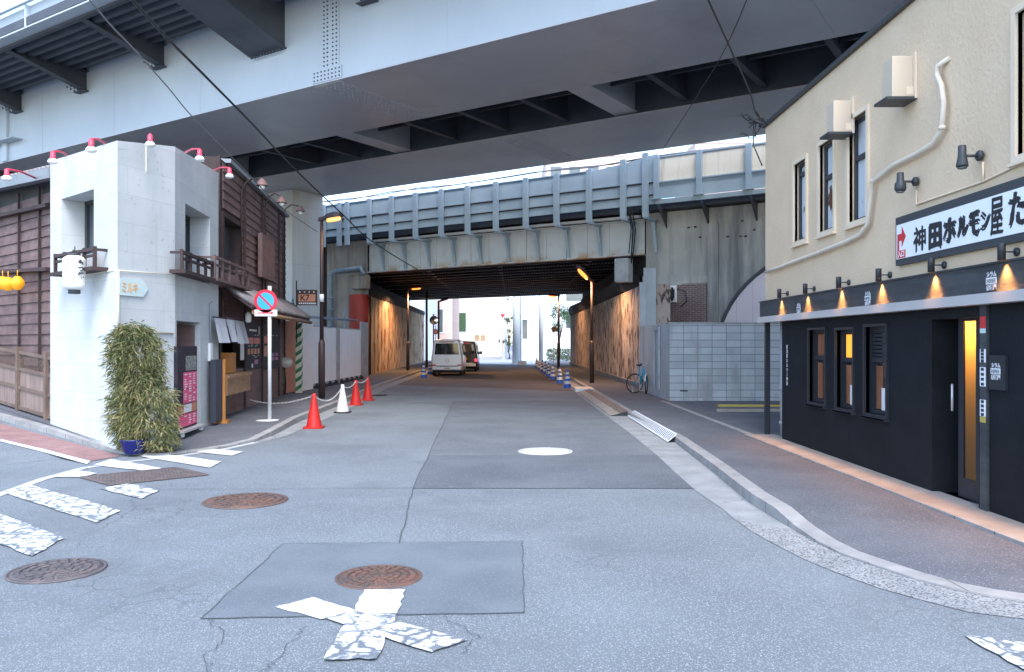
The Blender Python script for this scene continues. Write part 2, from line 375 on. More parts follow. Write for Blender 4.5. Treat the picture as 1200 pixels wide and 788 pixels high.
class Face:
    """a vertical facade from p0 to p1 (x, y); normal points to the camera side"""
    def __init__(s, p0, p1):
        s.p0 = Vector((p0[0], p0[1], 0)); d = Vector((p1[0] - p0[0], p1[1] - p0[1], 0)); s.L = d.length; s.d = d.normalized()
        n = Vector((s.d.y, -s.d.x, 0))
        if n.dot(-s.p0) < 0: n = -n
        s.n = n
    def hit(s, px, py, off=0.0):
        k = (px - CX) / F; q = s.p0 + s.n * off
        # (q.x + a d.x) = k (q.y + a d.y)
        a = (k * q.y - q.x) / (s.d.x - k * s.d.y); Y = q.y + a * s.d.y
        return a, H + (HY - py) / F * Y
    def pt(s, a, z, off=0.0):
        q = s.p0 + s.d * a + s.n * off; return Vector((q.x, q.y, z))
    def fr(s, a, off, z): return s.pt(a, z, off)
    def box(s, mb, a0, a1, z0, z1, o0, o1): return mb.fbox(s.fr, a0, a1, o0, o1, z0, z1)
    def pbox(s, mb, px0, px1, y0, y1, o0, o1):
        a0, zt = s.hit(px0, y0, o1); a1, _ = s.hit(px1, y0, o1); _, zb = s.hit(px0, y1, o1)
        return s.box(mb, min(a0, a1), max(a0, a1), zb, zt, o0, o1)
    def wall(s, mb, a0, a1, z0, zt0, zt1, th, holes=()):
        As = sorted({a0, a1, *[h[0] for h in holes], *[h[1] for h in holes]}); As = [a for a in As if a0 <= a <= a1]
        Zs = sorted({z0, *[h[2] for h in holes], *[h[3] for h in holes]}); Zs = [z for z in Zs if z >= z0] + ['top']
        def zz(z, a): return zt0 + (zt1 - zt0) * (a - a0) / (a1 - a0) if z == 'top' else z
        nA, nZ = len(As) - 1, len(Zs) - 1
        def full(i, j):
            if i < 0 or j < 0 or i >= nA or j >= nZ: return False
            am = (As[i] + As[i + 1]) / 2; zm = (zz(Zs[j], am) + zz(Zs[j + 1], am)) / 2
            return not any(h[0] < am < h[1] and h[2] < zm < h[3] for h in holes)
        for i in range(nA):
            for j in range(nZ):
                if not full(i, j): continue
                A, B = As[i], As[i + 1]; q = [(A, zz(Zs[j], A)), (B, zz(Zs[j], B)), (B, zz(Zs[j + 1], B)), (A, zz(Zs[j + 1], A))]
                mb.face([s.pt(a, z) for a, z in q]); mb.face([s.pt(a, z, -th) for a, z in q][::-1])
                for (di, dj, e) in ((0, -1, (0, 1)), (1, 0, (1, 2)), (0, 1, (2, 3)), (-1, 0, (3, 0))):
                    if not full(i + di, j + dj):
                        (a, z), (c, w_) = q[e[0]], q[e[1]]
                        mb.face([s.pt(a, z), s.pt(a, z, -th), s.pt(c, w_, -th), s.pt(c, w_)])
        return mb
def sheet(poly, z, name, m, top=None):
    mb = MB(); mb.face([(x, y, z) for x, y in poly]); return struct(mb.build(name, m))

# ================================================================== GROUND
WK = .10     # height of the raised pavements
mb = MB(); mb.face([(-400, -60, 0), (400, -60, 0), (400, 900, 0), (-400, 900, 0)]); struct(mb.build('road', 'asphalt'))
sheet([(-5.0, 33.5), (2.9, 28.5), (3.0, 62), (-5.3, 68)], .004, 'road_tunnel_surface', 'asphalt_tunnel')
sheet([g(332, 638), g(612.5, 635), g(614, 719), g(235, 726)][::-1], .004, 'road_patch', 'asphalt_patch')
sheet([g(484, 573), g(815, 573), g(772, 534), g(503, 534)], .004, 'road_patch', 'asphalt_patch_dark')
sheet([g(503, 534), g(772, 534), g(700, 470), g(532, 470)], .004, 'road_patch', 'asphalt_patch_mid')
mat('far_asphalt_lit', (.30, .33, .37), (.36, .39, .43), .5, .9)  # asphalt in the open, its daylight put into a paler colour
sheet([(-60, 71.5), (-4.9, 70.2), (2.7, 65.5), (60, 65), (60, 200), (-60, 200)], .003, 'road_beyond', 'far_asphalt_lit')
def strip(pts, wdt, z, name, m):
    mb = MB(); P = [Vector((x, y, z)) for x, y in pts]
    for i in range(len(P) - 1):
        d = (P[i + 1] - P[i]).normalized(); n = Vector((-d.y, d.x, 0)) * wdt / 2; mb.face([P[i] - n, P[i + 1] - n, P[i + 1] + n, P[i] + n])
    return struct(mb.build(name, m))
def jitter(p0, p1, n, a):
    return [(p0[0] + (p1[0] - p0[0]) * i / n + random.uniform(-a, a) * (0 < i < n), p0[1] + (p1[1] - p0[1]) * i / n + random.uniform(-a, a) * (0 < i < n)) for i in range(n + 1)]
for a, b, wd in (((332, 638), (612.5, 635), .006), ((612.5, 635), (614, 719), .006), ((332, 638), (235, 726), .006), ((235, 726), (614, 719), .007),
                 ((484, 573), (815, 573), .009), ((532, 470), (484, 573), .010), ((484, 573), (468, 638), .012), ((380, 470), (532, 473), .02),
                 ((330, 573), (484, 573), .010), ((110, 574), (330, 574), .010)):
    strip(jitter(g(*a), g(*b), 12, .012), wd, .009, 'road_seam', 'seam')
for pts in (((245, 726), (262, 745), (240, 775), (250, 810)),
            ((360, 735), (330, 770), (300, 800)), ((520, 722), (560, 745), (540, 770)), ((210, 600), (260, 585), (330, 600), (390, 590)),
            ((60, 640), (120, 620), (160, 595), (150, 585)), ((484, 573), (530, 590), (600, 588), (650, 596))):
    q = []
    for i in range(len(pts) - 1): q += jitter(g(*pts[i]), g(*pts[i + 1]), 9, .03)[:-1]
    strip(q, .0045, .0095, 'road_crack', 'seam')

# ---- right kerb, gutter, pavement
KR = [(0, 2.62, 75), (0, 2.72, 40)] and [((2.75, 75), .1), ((2.75, 40), .1), ((2.74, 30), .1), ((2.74, 24), .1), (g(737, 489), .1), (g(790, 518), .1), (g(835, 553), .11), (g(880, 591), .12), (g(907, 607.5), .11),
     (g(931, 622), .05), (g(958, 638), .03), (g(985, 650.5), .02), (g(1017, 662), .02), (g(1065, 678.5), .02), (g(1114, 692), .02), (g(1160, 701), .02), (g(1200, 707), .02), ((4.3, 4.85), .02), ((8, 4.6), .02), ((20, 4.4), .02)]
def offs(pts, d):
    out = []
    for i, p in enumerate(pts):
        a = Vector(pts[max(i - 1, 0)]); b = Vector(pts[min(i + 1, len(pts) - 1)]); t = (b - a).normalized(); out.append((p[0] - t.y * d, p[1] + t.x * d))
    return out
kr = [p for p, z in KR]; kz = [z for p, z in KR]
kin = offs(kr, .17)
def ladder(mb, A, B):
    for i in range(len(A) - 1): mb.face([A[i], A[i + 1], B[i + 1], B[i]])
mb = MB()
top0 = [(x, y, z) for (x, y), z in zip(kr, kz)]; top1 = [(x, y, z) for (x, y), z in zip(kin, kz)]; bot = [(x, y, 0) for x, y in kr]
ladder(mb, bot, top0); ladder(mb, top0, top1)
struct(mb.build('kerb', 'kerb_stone'))
RR = [(4.2, 75), (4.2, 40), (4.2, 30), (4.2, 24), (4.2, 19), (4.2, 13.9), (4.2, 11), (4.2, 9.5), (4.2, 8.6), (4.2, 8.1), (4.2, 7.7), (4.2, 7.3), (4.2, 6.9), (4.2, 6.5), (4.2, 6.2), (4.25, 6.0), (4.5, 5.8), (5.2, 5.7), (8, 5.6), (20, 5.6)]
mb = MB(); ladder(mb, top1, [(x, y, WK) for x, y in RR])
mb.face([(4.2, 75, WK), (4.2, 13.9, WK), (22, 13.9, WK), (22, 75, WK)]); mb.face([(4.2, 13.9, WK), (4.2, 5.9, WK), (4.6, 5.9, WK), (4.6, 13.9, WK)])
struct(mb.build('pavement', 'pavement_asphalt'))
ge = [(2.15, 75), (2.2, 40), (2.22, 30), (2.2, 24), g(737, 507), g(770, 534), (2.15, 10.6), (2.12, 9.3), g(848, 598), (g(862, 610)), g(880, 622.6), g(905, 637), g(940, 655), g(978, 671), g(1030, 690), g(1080, 704), g(1134, 718), (4.2, 4.5), (8, 4.2), (20, 4.0)]
gz = .005
mb = MB(); ladder(mb, [(x, y, gz) for x, y in ge[:10]], [(x, y, gz) for x, y in kr[:10]]); struct(mb.build('gutter', 'gutter_concrete'))
mb = MB(); ladder(mb, [(x, y, gz) for x, y in ge[9:]], [(x, y, gz) for x, y in kr[9:]]); struct(mb.build('gutter', 'gutter_aggregate'))
# warm concrete apron along the dark building, and the pale property line beyond it
mb = MB(); mb.box(4.10, 4.6, 5.9, 14.2, .0, WK + .012); struct(mb.build('pavement_apron', 'warm_strip'))
mb = MB(); mb.box(4.06, 4.10, 5.9, 14.2, .0, WK + .02); struct(mb.build('pavement_edge_line', 'kerb_stone'))
mb = MB(); mb.box(4.12, 4.24, 14.2, 22.6, .02, WK + .015); struct(mb.build('pavement_edge_line', 'kerb_stone'))
# ---- left kerb and pavement (the side street on the left climbs gently away from the junction)
TB_ = Vector(g(137, 524, .1)); DL = Vector((-.758, .652)).normalized(); NL = Vector((-.652, -.758)).normalized(); RISE = .062
def hz(x, y):
    q = Vector((x, y)) - TB_
    return max(0.0, RISE * q.dot(DL)) if q.dot(NL) > -3.5 else 0.0
def gl(px, py, base=0.0):
    k = (px - CX) / F; s = (HY - py) / F
    Y = (H - base + RISE * TB_.dot(DL)) / (RISE * (k * DL.x + DL.y) - s)
    if Y > 0 and (Vector((k * Y, Y)) - TB_).dot(DL) > 0: return (k * Y, Y, H + s * Y)
    x, y = g(px, py, base); return (x, y, base)

KL = [((-5.45, 78), .1), ((-5.45, 47), .1), ((-5.2, 31), .1), ((-4.75, 22.5), .12), ((-4.62, 17.5), .12), (g(322, 510), .10), (g(300, 518), .05), (g(270, 524), .03), (g(235, 529.5), .03), (g(200, 533.5), .03),
      (g(168, 534.5), .03), (g(140, 532.5), .04), (gl(112, 525), .07), (gl(60, 509.5), .09), (gl(0, 492.5), .09), (gl(-120, 460), .09), (gl(-260, 425), .09)]
kl = [(p[0], p[1]) for p, z in KL]; klb = [hz(*q) if i > 10 else 0 for i, q in enumerate(kl)]; klz = [z + b for (p, z), b in zip(KL, klb)]; klin = offs(kl, -.15)
mb = MB()
t0 = [(x, y, z) for (x, y), z in zip(kl, klz)]; t1 = [(x, y, z) for (x, y), z in zip(klin, klz)]
ladder(mb, t0, [(x, y, b) for (x, y), b in zip(kl, klb)]); ladder(mb, t1, t0); struct(mb.build('kerb', 'kerb_stone'))
LL = [(-9, 78), (-9, 47), (-9, 31), (-7.5, 22.5), (-7, 18), (-6.6, 15.5), (-6.5, 15), (-6.4, 14.6), (-6.3, 14.3), (-6.3, 14.0), (-6.35, 13.8), (-6.5, 13.6)] + [(TB_.x + DL.x * s_ + .5, TB_.y + DL.y * s_ + .5) for s_ in (.9, 2.4, 4.6, 9, 22)]
mb = MB(); ladder(mb, [(x, y, WK + (hz(x, y) if i > 10 else 0)) for i, (x, y) in enumerate(LL)], t1)
mb.face([Vector((*(TB_ + DL * a_ - NL * b_), WK + RISE * max(a_, 0))) for a_, b_ in ((.6, 0), (30, 0), (30, 1.2), (.6, 1.2))])
struct(mb.build('pavement', 'pavement_asphalt'))
mb = MB(); mb.face([(-6.2, 13.4, WK - .01), (-5.9, 14, WK - .01), (-6.4, 18, WK - .01), (-8, 30, WK - .01), (-9.0, 78, WK - .01), (-9.0, 20, WK - .01)]); struct(mb.build('yard_ground', 'pavement_asphalt'))
mb = MB()
for i in range(12):
    a_, b_ = i * 5.0, (i + 1) * 5.0
    mb.face([Vector((*(TB_ + DL * s_ + NL * w_), RISE * s_ + .002)) for s_, w_ in ((a_, -1), (b_, -1), (b_, 16), (a_, 16))])
struct(mb.build('side_street', 'asphalt'))
lg = [(-4.95, 78), (-4.95, 47), (-4.75, 31), (-4.3, 22.5), (-4.18, 17.5), (-4.15, 14.9), (-4.4, 13.6)]
mb = MB(); ladder(mb, [(x, y, .005) for x, y in kl[:7]], [(x, y, .005) for x, y in lg]); struct(mb.build('gutter', 'gutter_concrete'))
strip([g(300, 519), g(265, 526.5), g(205, 535.5), g(155, 541), g(98, 549), g(50, 562), g(0, 580), g(-100, 620)], .13, .006, 'gutter_line', 'paint_soft')
mb = MB(); pl_ = [Vector(gl(*q)) + Vector((0, 0, .012)) for q in ((102, 545), (50, 530.5), (0, 518), (-120, 486))]; pu_ = [Vector(gl(*q)) + Vector((0, 0, .012)) for q in ((106, 541.5), (52, 527.5), (0, 515.5), (-120, 483.5))]
ladder(mb, pl_, pu_); struct(mb.build('painted_line', 'paint_white'))
mb = MB(); ladder(mb, [Vector(gl(*q)) + Vector((0, 0, .008)) for q in ((138, 536), (104, 541.5), (50, 527.5), (0, 515.5), (-120, 484))], [Vector(gl(*q)) + Vector((0, 0, .008)) for q in ((139, 534), (116, 528), (60, 513), (0, 496.5), (-120, 463))])
struct(mb.build('brick_paving', 'brick_paving'))
# ---- painted markings
def mark(pts, m='paint_worn', z=.012, name='crossing_stripe'):
    P = [Vector(g(*p)) for p in pts]; out = []; n = len(P)
    for i in range(n):
        a, b = P[i], P[(i + 1) % n]
        for k in range(6):
            q = a.lerp(b, k / 6); 
            if k: q = q + Vector((random.uniform(-.012, .012), random.uniform(-.012, .012)))
            out.append((q.x, q.y, z))
    mb = MB(); mb.face(out); return struct(mb.build(name, m))
mark([(-60, 590), (0, 603), (75, 632), (38, 653), (0, 639), (-70, 615)])
mark([(4, 578), (35, 569), (141, 600), (113, 614)])
mark([(63, 560), (86, 552), (114, 555.5), (96, 560)], 'paint_white')
mark([(117, 574), (149, 568), (187, 576), (165, 585.5)])
mark([(109, 546), (130, 539), (191, 550), (167, 552.5)], 'paint_white')
mark([(163, 535.5), (184, 531.5), (259.5, 542), (245.5, 549)], 'paint_white')
mark([(230, 530.3), (251, 527), (284.6, 530), (271, 535)], 'paint_white')
mark([(323, 713), (367, 701.6), (417, 717), (376, 727.5)], 'paint_white', .010, 'centre_cross_marking')
mark([(427, 693), (475, 693), (465, 721), (413, 721)], 'paint_white', .012, 'centre_cross_marking')
mark([(380, 726.5), (414, 717.5), (548, 752), (506, 767)], 'paint_worn', .014, 'centre_cross_marking')
mark([(412, 723), (464, 723), (441, 775), (379, 776)], 'paint_worn', .0155, 'centre_cross_marking')
mark([(1130, 746.5), (1215, 757), (1300, 800), (1210, 793)], 'paint_worn', .012, 'arrow_marking')
# ---- manholes, grating
def manhole(px, py, wpx, m, label):
    x, y = g(px, py); r = wpx / (2 * F) * y
    t = thing('manhole_cover', label, 'manhole cover', (x, y, 0), 'round manhole covers in the road')
    mb = MB(); mb.lathe([(r, .004), (r, .012), (r * .93, .014), (r * .93, .006)], (x, y, 0), 40, cap=False); mb.build('cover_rim', m, t)
    mb = MB(); mb.lathe([(r * .925, .004), (r * .925, .012), (.001, .012)], (x, y, 0), 40, cap=False)
    for rr, cnt in ((.78, 22), (.6, 16), (.42, 11), (.25, 6), (.08, 2)):
        for i in range(cnt):
            a = 2 * math.pi * i / cnt + rr * 5; c = Vector((x + math.cos(a) * rr * r, y + math.sin(a) * rr * r, .013)); sz = r * .055
            e1 = Vector((math.cos(a), math.sin(a), 0)) * sz * 1.1; e2 = Vector((-math.sin(a), math.cos(a), 0)) * sz * 1.5
            mb.prism([c - e1 - e2, c + e1 - e2, c + e1 + e2, c - e1 + e2], (0, 0, .007))
    mb.build('cover_plate', m, t)
manhole(639, 529.5, 64, 'manhole_pale', 'pale cream round manhole cover in the dark asphalt patch')
manhole(444, 677.5, 101, 'manhole_iron', 'rusty round manhole cover inside the square patch above the white cross marking')
manhole(288, 587.5, 96, 'manhole_iron', 'rusty round manhole cover beyond the zebra stripes, nearest the left pavement')
manhole(67, 669.5, 106, 'manhole_grey', 'dull round manhole cover below the worn zebra stripe at the bottom left')
gp = [Vector((*g(95, 560), 0)), Vector((*g(205, 549), 0)), Vector((*g(243, 557.6), 0)), Vector((*g(130, 569.5), 0))]
t = thing('drain_grating', 'large rectangular iron drain grating lying among the zebra stripes', 'drain grating', gp[0])
mb = MB(); mb.prism([p + Vector((0, 0, .003)) for p in gp], (0, 0, .006)); mb.build('grating_plate', 'seam', t)
mb = MB()
def gq(u, v): return gp[0].lerp(gp[1], u).lerp(gp[3].lerp(gp[2], u), v)
def bar(a, b, wd, h0, h1):
    d = (b - a).normalized(); n = Vector((-d.y, d.x, 0)) * wd / 2; mb.prism([a - n + Vector((0, 0, h0)), b - n + Vector((0, 0, h0)), b + n + Vector((0, 0, h0)), a + n + Vector((0, 0, h0))], (0, 0, h1 - h0))
for i in range(27): bar(gq(i / 26, 0), gq(i / 26, 1), .03 if i % 13 else .06, .009, .016)
for i in range(9): bar(gq(0, i / 8), gq(1, i / 8), .03, .009, .018)
mb.build('grating_bars', 'grate_iron', t)

# ================================================================== STEEL VIADUCT (over the junction)
U = Vector((-.836, .549, 0)); N = Vector((-.549, -.836, 0))
VO = Vector((0, 17.9, 0))
def V(s, t, z): q = VO + U * s + N * t; return Vector((q.x, q.y, z))
ZB, ZT = 8.5, 11.0
via = thing('steel_viaduct', 'wide pale blue grey steel box girder viaduct crossing high over the junction', 'viaduct', V(0, 0, ZB))
SR, SL = -36, 60
S7 = 24.2
mb = MB()  # girder nearest the camera: outer web, inner web, soffit plate
mb.prism([V(SR, 0, ZB), V(S7, 0, ZB), V(S7, 0, 9.2), V(SL, 0, 9.2), V(SL, 0, ZT), V(SR, 0, ZT)], N * -.03)
mb.build('girder_web', 'steel_paint', via)
mb = MB(); mb.fbox(V, SR, S7, -3.9, -3.87, ZB + .002, ZT); mb.build('girder_web', 'steel_dark', via)  # inner web: shade between the girders put into a darker colour
mb = MB(); mb.fbox(V, SR, S7, -3.95, .04, ZB - .03, ZB - .001); mb.build('girder_soffit', 'steel_paint_soffit', via)
mb = MB(); mb.fbox(V, SR, S7 + 8, -7.13, -7.1, ZB + .002, ZT); mb.build('girder_web', 'steel_dark', via)  # facing web, also coloured dark to hold the shade of the gap
mb = MB(); mb.fbox(V, SR, S7 + 8, -11.4, -11.37, ZB + .002, ZT); mb.build('girder_web', 'steel_paint', via)
mb = MB(); mb.fbox(V, SR, S7 + 8, -11.44, -7.06, ZB - .03, ZB - .001); mb.build('girder_soffit', 'steel_paint_soffit', via)
# web details: stiffener, dap flange
mb = MB(); mb.fbox(V, 22.4, 22.75, .0, .10, ZB, ZT - .02); mb.build('web_stiffener', 'steel_paint', via)
mb = MB(); mb.fbox(V, 21.4, 30, .002, .40, 9.17, 9.2); mb.tube([V(S7, .1, 9.17), V(S7 - .05, .1, 8.95), V(S7, .1, ZB)], .035); mb.build('bearing_flange', 'steel_paint', via)
# pier crosshead far left
mb = MB(); mb.fbox(V, S7 + .6, S7 + 3.6, -11.4, .6, 6.8, 9.1); mb.build('crosshead', 'wood_siding', via)
mb = MB(); mb.fbox(V, S7 + 1.0, S7 + 3.2, -6.5, -4.5, 0, 6.8); mb.build('pier_shaft', 'pier_white', via)
# deck, ribs and edge beam
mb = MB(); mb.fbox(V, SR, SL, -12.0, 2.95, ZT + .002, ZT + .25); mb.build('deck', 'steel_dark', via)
mb = MB()
for k in range(7):
    t_ = .42 + k * .36
    mb.prism([V(SR, t_ - .13, ZT), V(SR, t_ + .13, ZT), V(SR, t_ + .07, ZT - .2), V(SR, t_ - .07, ZT - .2)], U * (SL - SR))
mb.build('deck_ribs', 'steel_dark', via)
mb = MB(); mb.fbox(V, SR, SL, 2.8, 2.83, 10.9, 11.62); mb.fbox(V, SR, SL, 2.62, 3.05, 10.86, 10.899); mb.fbox(V, SR, SL, 2.96, 3.06, 11.62, 11.66)
mb.build('edge_beam', 'steel_paint', via)
mb = MB(); mb.fbox(V, SR, SL, 2.98, 3.03, 11.665, 13.4)
mb.build('parapet', 'steel_paint', via)
mb = MB()
for k in range(-8, 12): mb.fbox(V, 2 + k * 4.35, 2.06 + k * 4.35, 2.83, 2.97, 10.9, 11.62)
mb.build('edge_stiffeners', 'steel_paint', via)
# cantilever brackets
for s in [-29, -25, -21, -17, -13, -9, -4.6, -.3, 4.1, 12.8, 17.15, 21.5, 26, 30.5, 35, 39.5, 44]:
    mb = MB()
    mb.prism([V(s - .012, .002, 10.2), V(s - .012, 2.78, 10.9), V(s - .012, 2.78, ZT), V(s - .012, .002, ZT)], U * .024)
    mb.prism([V(s - .14, .002, 10.17), V(s - .14, 2.6, 10.83), V(s - .14, 2.6, 10.86), V(s - .14, .002, 10.2)], U * .28)
    for z_ in (10.19, 10.86): mb.fbox(V, s - .16, s + .42, .002, .22, z_ - .02, z_)
    for q in range(6): mb.lathe([(.03, 0), (.03, .05)], V(s - .1 + .2 * (q % 2), .35 + .12 * (q // 2), 10.17 + .06 + (q // 2) * .03 - .11), 6)
    mb.build('bracket', 'steel_dark' , via)
for s in (8.0, -13.2, 48):
    mb = MB(); mb.prism([V(s - .65, .002, 9.7), V(s - .65, 2.78, 10.62), V(s - .65, 2.78, ZT), V(s - .65, .002, ZT)], U * 1.3)
    mb.prism([V(s - .72, .002, 9.66), V(s - .72, 2.9, 10.58), V(s - .72, 2.9, 10.615), V(s - .72, .002, 9.695)], U * 1.44)
    for q in range(10): mb.lathe([(.035, 0), (.035, .06)], V(s - .6 + .13 * q, .12, 9.62 - .02), 6)
    mb.build('box_bracket', 'steel_dark', via)
# crossbeams between the two box girders
for s in (9.3, .6, -8.1, -16.8, 18):
    mb = MB(); mb.fbox(V, s - .36, s + .36, -7.1, -3.9, ZB + .05, ZB + .085); mb.fbox(V, s - .3, s - .27, -7.1, -3.9, ZB + .085, ZT); mb.fbox(V, s + .27, s + .3, -7.1, -3.9, ZB + .085, ZT)
    mb.build('crossbeam', 'steel_paint_soffit', via)
for s in (13.6, 11.5, 6.9, 4.8, 2.6, -1.3, -3.5, -5.7, -10.5, -12.7, -14.8):
    mb = MB(); mb.fbox(V, s - .09, s + .09, -7.1, -3.9, ZB + .12, ZB + .15); mb.fbox(V, s - .01, s + .01, -7.1, -3.9, ZB + .15, ZT); mb.build('cross_frame', 'steel_dark', via)
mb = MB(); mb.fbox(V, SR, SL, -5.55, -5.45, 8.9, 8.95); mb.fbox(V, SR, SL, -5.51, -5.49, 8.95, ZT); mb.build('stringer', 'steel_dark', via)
# bolted splices
def bolts(mb, pts, n, r=.022, h=.02):
    n = Vector(n).normalized(); a = n.orthogonal().normalized() * r; b = n.cross(a)
    for p in pts:
        p = Vector(p); q = [p + a * math.cos(i * 1.0472) + b * math.sin(i * 1.0472) for i in range(6)]; mb.prism(q, n * h)
for s0 in (5.3, -10.5):
    mb = MB(); mb.mi = 0; mb.fbox(V, s0, s0 + .62, .002, .022, ZB + .35, ZT - .1); mb.fbox(V, s0 - .1, s0 + .95, .002, .03, ZB + .02, ZB + .35)
    mb.mi = 1; pts = []
    for i in range(19):
        for j in range(4):
            pts.append(V(s0 + .08 + j * .13 + (.06 if j > 1 else 0), .022, ZB + .42 + i * .11))
    for i in range(3):
        for j in range(8): pts.append(V(s0 - .03 + j * .13, .03, ZB + .08 + i * .1))
    bolts(mb, pts, N); mb.build('web_splice', ['steel_paint', 'steel_dark'], via)
for (s0, ta, tb) in ((5.3, -3.85, -.05), (-10.5, -3.85, -.05), (4.4, -11.3, -7.2), (-11.2, -11.3, -7.2)):
    mb = MB(); mb.fbox(V, s0, s0 + .95, ta, tb, ZB - .05, ZB - .031); mb.mi = 1; pts = []
    nn = int((tb - ta) / .16)
    for i in range(nn):
        for j in range(6): pts.append(V(s0 + .09 + j * .15, ta + .1 + i * .16, ZB - .05))
    bolts(mb, pts, (0, 0, -1), .026, .025); mb.build('soffit_splice', ['steel_paint_soffit', 'steel_paint'], via)
for s0 in (-22, -17.5, -6, -2, 1.8, 11, 15.5, 20):
    mb = MB(); mb.fbox(V, s0, s0 + .035, .001, .006, ZB + .02, ZT - .02); mb.fbox(V, s0, s0 + .03, -3.85, .0, ZB - .036, ZB - .0305); mb.build('weld_seam', 'steel_paint', via)

# white concrete pier beyond the timber house
t = thing('concrete_pier', 'tall white concrete pier standing behind the timber house, carrying the viaduct', 'pier', (-9.9, 36.6, 0))
def PR(a, b, z): c = Vector((-10.0, 36.8, z)); return c + U * a + N * b
mb = MB(); mb.fbox(PR, -1.05, .62, -.9, .9, 0, ZB - .04); mb.build('pier_shaft', 'pier_white', t)
mb = MB(); mb.fbox(PR, .62, 1.3, -.7, .7, 3.6, ZB - .04); mb.build('pier_bracket', 'pier_white', t)

# ================================================================== RAILWAY BRIDGE (low)
BO = Vector((5.33, 32.3, 0))
def B(s, t, z): q = BO + U * s + N * t; return Vector((q.x, q.y, z))
bf = Face((BO.x, BO.y), (BO.x + U.x, BO.y + U.y))           # girder plane, a = s
def bs(px, off): return bf.hit(px, 300, off)[0]
ZG0, ZG1 = 5.25, 6.62
br = thing('railway_bridge', 'low steel railway bridge with blue grey panelled parapet over the underpass', 'bridge', B(7, 0, ZG0))
mb = MB(); mb.fbox(B, .05, 14.9, -.03, 0, ZG0 + .03, ZG1); mb.fbox(B, .05, 14.9, -.2, .2, ZG0 - .02, ZG0 + .03); mb.fbox(B, .05, 14.9, -.2, .16, ZG1, ZG1 + .04)
for i in range(15): mb.fbox(B, .6 + i, .7 + i, 0, .05, ZG0 + .03, ZG1)
mb.mi = 1
pts = []
for i in range(15):
    for k in range(14): pts.append(B(.65 + i, .05, ZG0 + .1 + k * .1))
bolts(mb, pts, N, .014, .012)
mb.build('main_girder', ['girder_paint', 'girder_paint'], br)
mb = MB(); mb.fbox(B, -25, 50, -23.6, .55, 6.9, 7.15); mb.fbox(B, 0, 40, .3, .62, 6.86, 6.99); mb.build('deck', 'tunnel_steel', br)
# ceiling girders with riveted flanges and cross ties
def sx_(X, t): return (5.33 - .549 * t - X) / .836
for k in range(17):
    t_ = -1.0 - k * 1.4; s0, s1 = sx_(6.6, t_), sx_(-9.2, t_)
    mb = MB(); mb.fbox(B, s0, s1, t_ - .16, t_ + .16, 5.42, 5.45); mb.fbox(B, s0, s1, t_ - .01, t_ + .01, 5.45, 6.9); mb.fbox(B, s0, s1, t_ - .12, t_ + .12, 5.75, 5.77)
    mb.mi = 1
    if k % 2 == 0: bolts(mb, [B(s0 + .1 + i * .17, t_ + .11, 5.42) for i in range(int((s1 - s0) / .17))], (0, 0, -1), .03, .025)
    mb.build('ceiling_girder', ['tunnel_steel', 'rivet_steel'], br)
for X_ in (3.0, -1.2, -5.0):
    mb = MB()
    for k in range(16):
        t_ = -1.0 - k * 1.4; s = sx_(X_, t_) ; mb.fbox(B, s - .05, s + .05, t_ - 1.24, t_ - .16, 5.50, 5.56); mb.fbox(B, s + .1, s + .16, t_ - 1.24, t_ - .16, 5.9, 5.94)
    mb.build('ceiling_tie', 'rivet_steel', br)
# parapet of the bridge part
PT = .95
def par_z(px, py): return bf.hit(px, py, PT)[1]
ztop, zbot, zpost = par_z(600, 213.5), par_z(600, 255.5), par_z(600, 270)
s_a = bs(770, PT); s_b = bs(692, PT)
mb = MB(); prof = [(SLs, ztop) for SLs in (32,)]
mb.prism([B(32, PT - .03, zbot), B(s_a, PT - .03, zbot), B(s_a, PT - .03, ztop + .36), B(bs(735, PT), PT - .03, ztop + .16), B(s_b, PT - .03, ztop), B(32, PT - .03, ztop)], N * .03)
mb.build('parapet_panels', 'bridge_blue', br)
mb = MB()
for z_ in (zbot, zbot + .38, zbot + .85):
    mb.fbox(B, s_a + .01, 32, PT, PT + .06, z_ - .03, z_ + .02)
mb.fbox(B, s_b, 32, PT - .05, PT + .05, ztop, ztop + .04); mb.build('parapet_rails', 'bridge_blue', br)
mb = MB()
for z_ in (zbot + .31, zbot + .78): mb.fbox(B, s_a + .01, 32, PT, PT + .025, z_ - .02, z_ + .035)
mb.build('panel_joints', 'steel_dark', br)
posts = [bs(p, PT) for p in (409, 435, 461, 489, 519, 550, 583, 618, 654, 692, 732, 758)] + [15.9, 17.0, 18.3, 19.6, 21]
for s in posts:
    zt = ztop + (0 if s > s_b else .4 * (s_b - s) / (s_b - s_a)) + .06
    mb = MB(); mb.fbox(B, s - .11, s + .11, PT + .06, PT + .2, zpost, zt); mb.fbox(B, s - .02, s + .02, PT - .02, PT + .06, zpost + .3, zt)
    mb.build('parapet_post', 'bridge_blue', br)
    if s < 15.2:
        mb = MB(); mb.fbox(B, s - .07, s + .07, 0, PT + .14, zpost - .05, zpost + .03)
        P_ = [(PT * .55, zpost - .05), (PT * .38, zpost - .1), (.22, 6.0), (.02, ZG0 + .04), (.0, ZG0 + .04), (.0, zpost - .05)]
        mb.prism([B(s - .012, a, z) for a, z in P_], U * .024)
        for (a0, z0), (a1, z1) in zip(P_[:3], P_[1:4]):
            mb.hexa([B(s - .06, a0, z0 - .02), B(s + .06, a0, z0 - .02), B(s + .06, a1 + .015, z1), B(s - .06, a1 + .015, z1), B(s - .06, a0 + .02, z0 + .01), B(s + .06, a0 + .02, z0 + .01), B(s + .06, a1 + .04, z1 + .01), B(s - .06, a1 + .04, z1 + .01)])
        mb.build('knee_brace', 'bridge_blue', br)
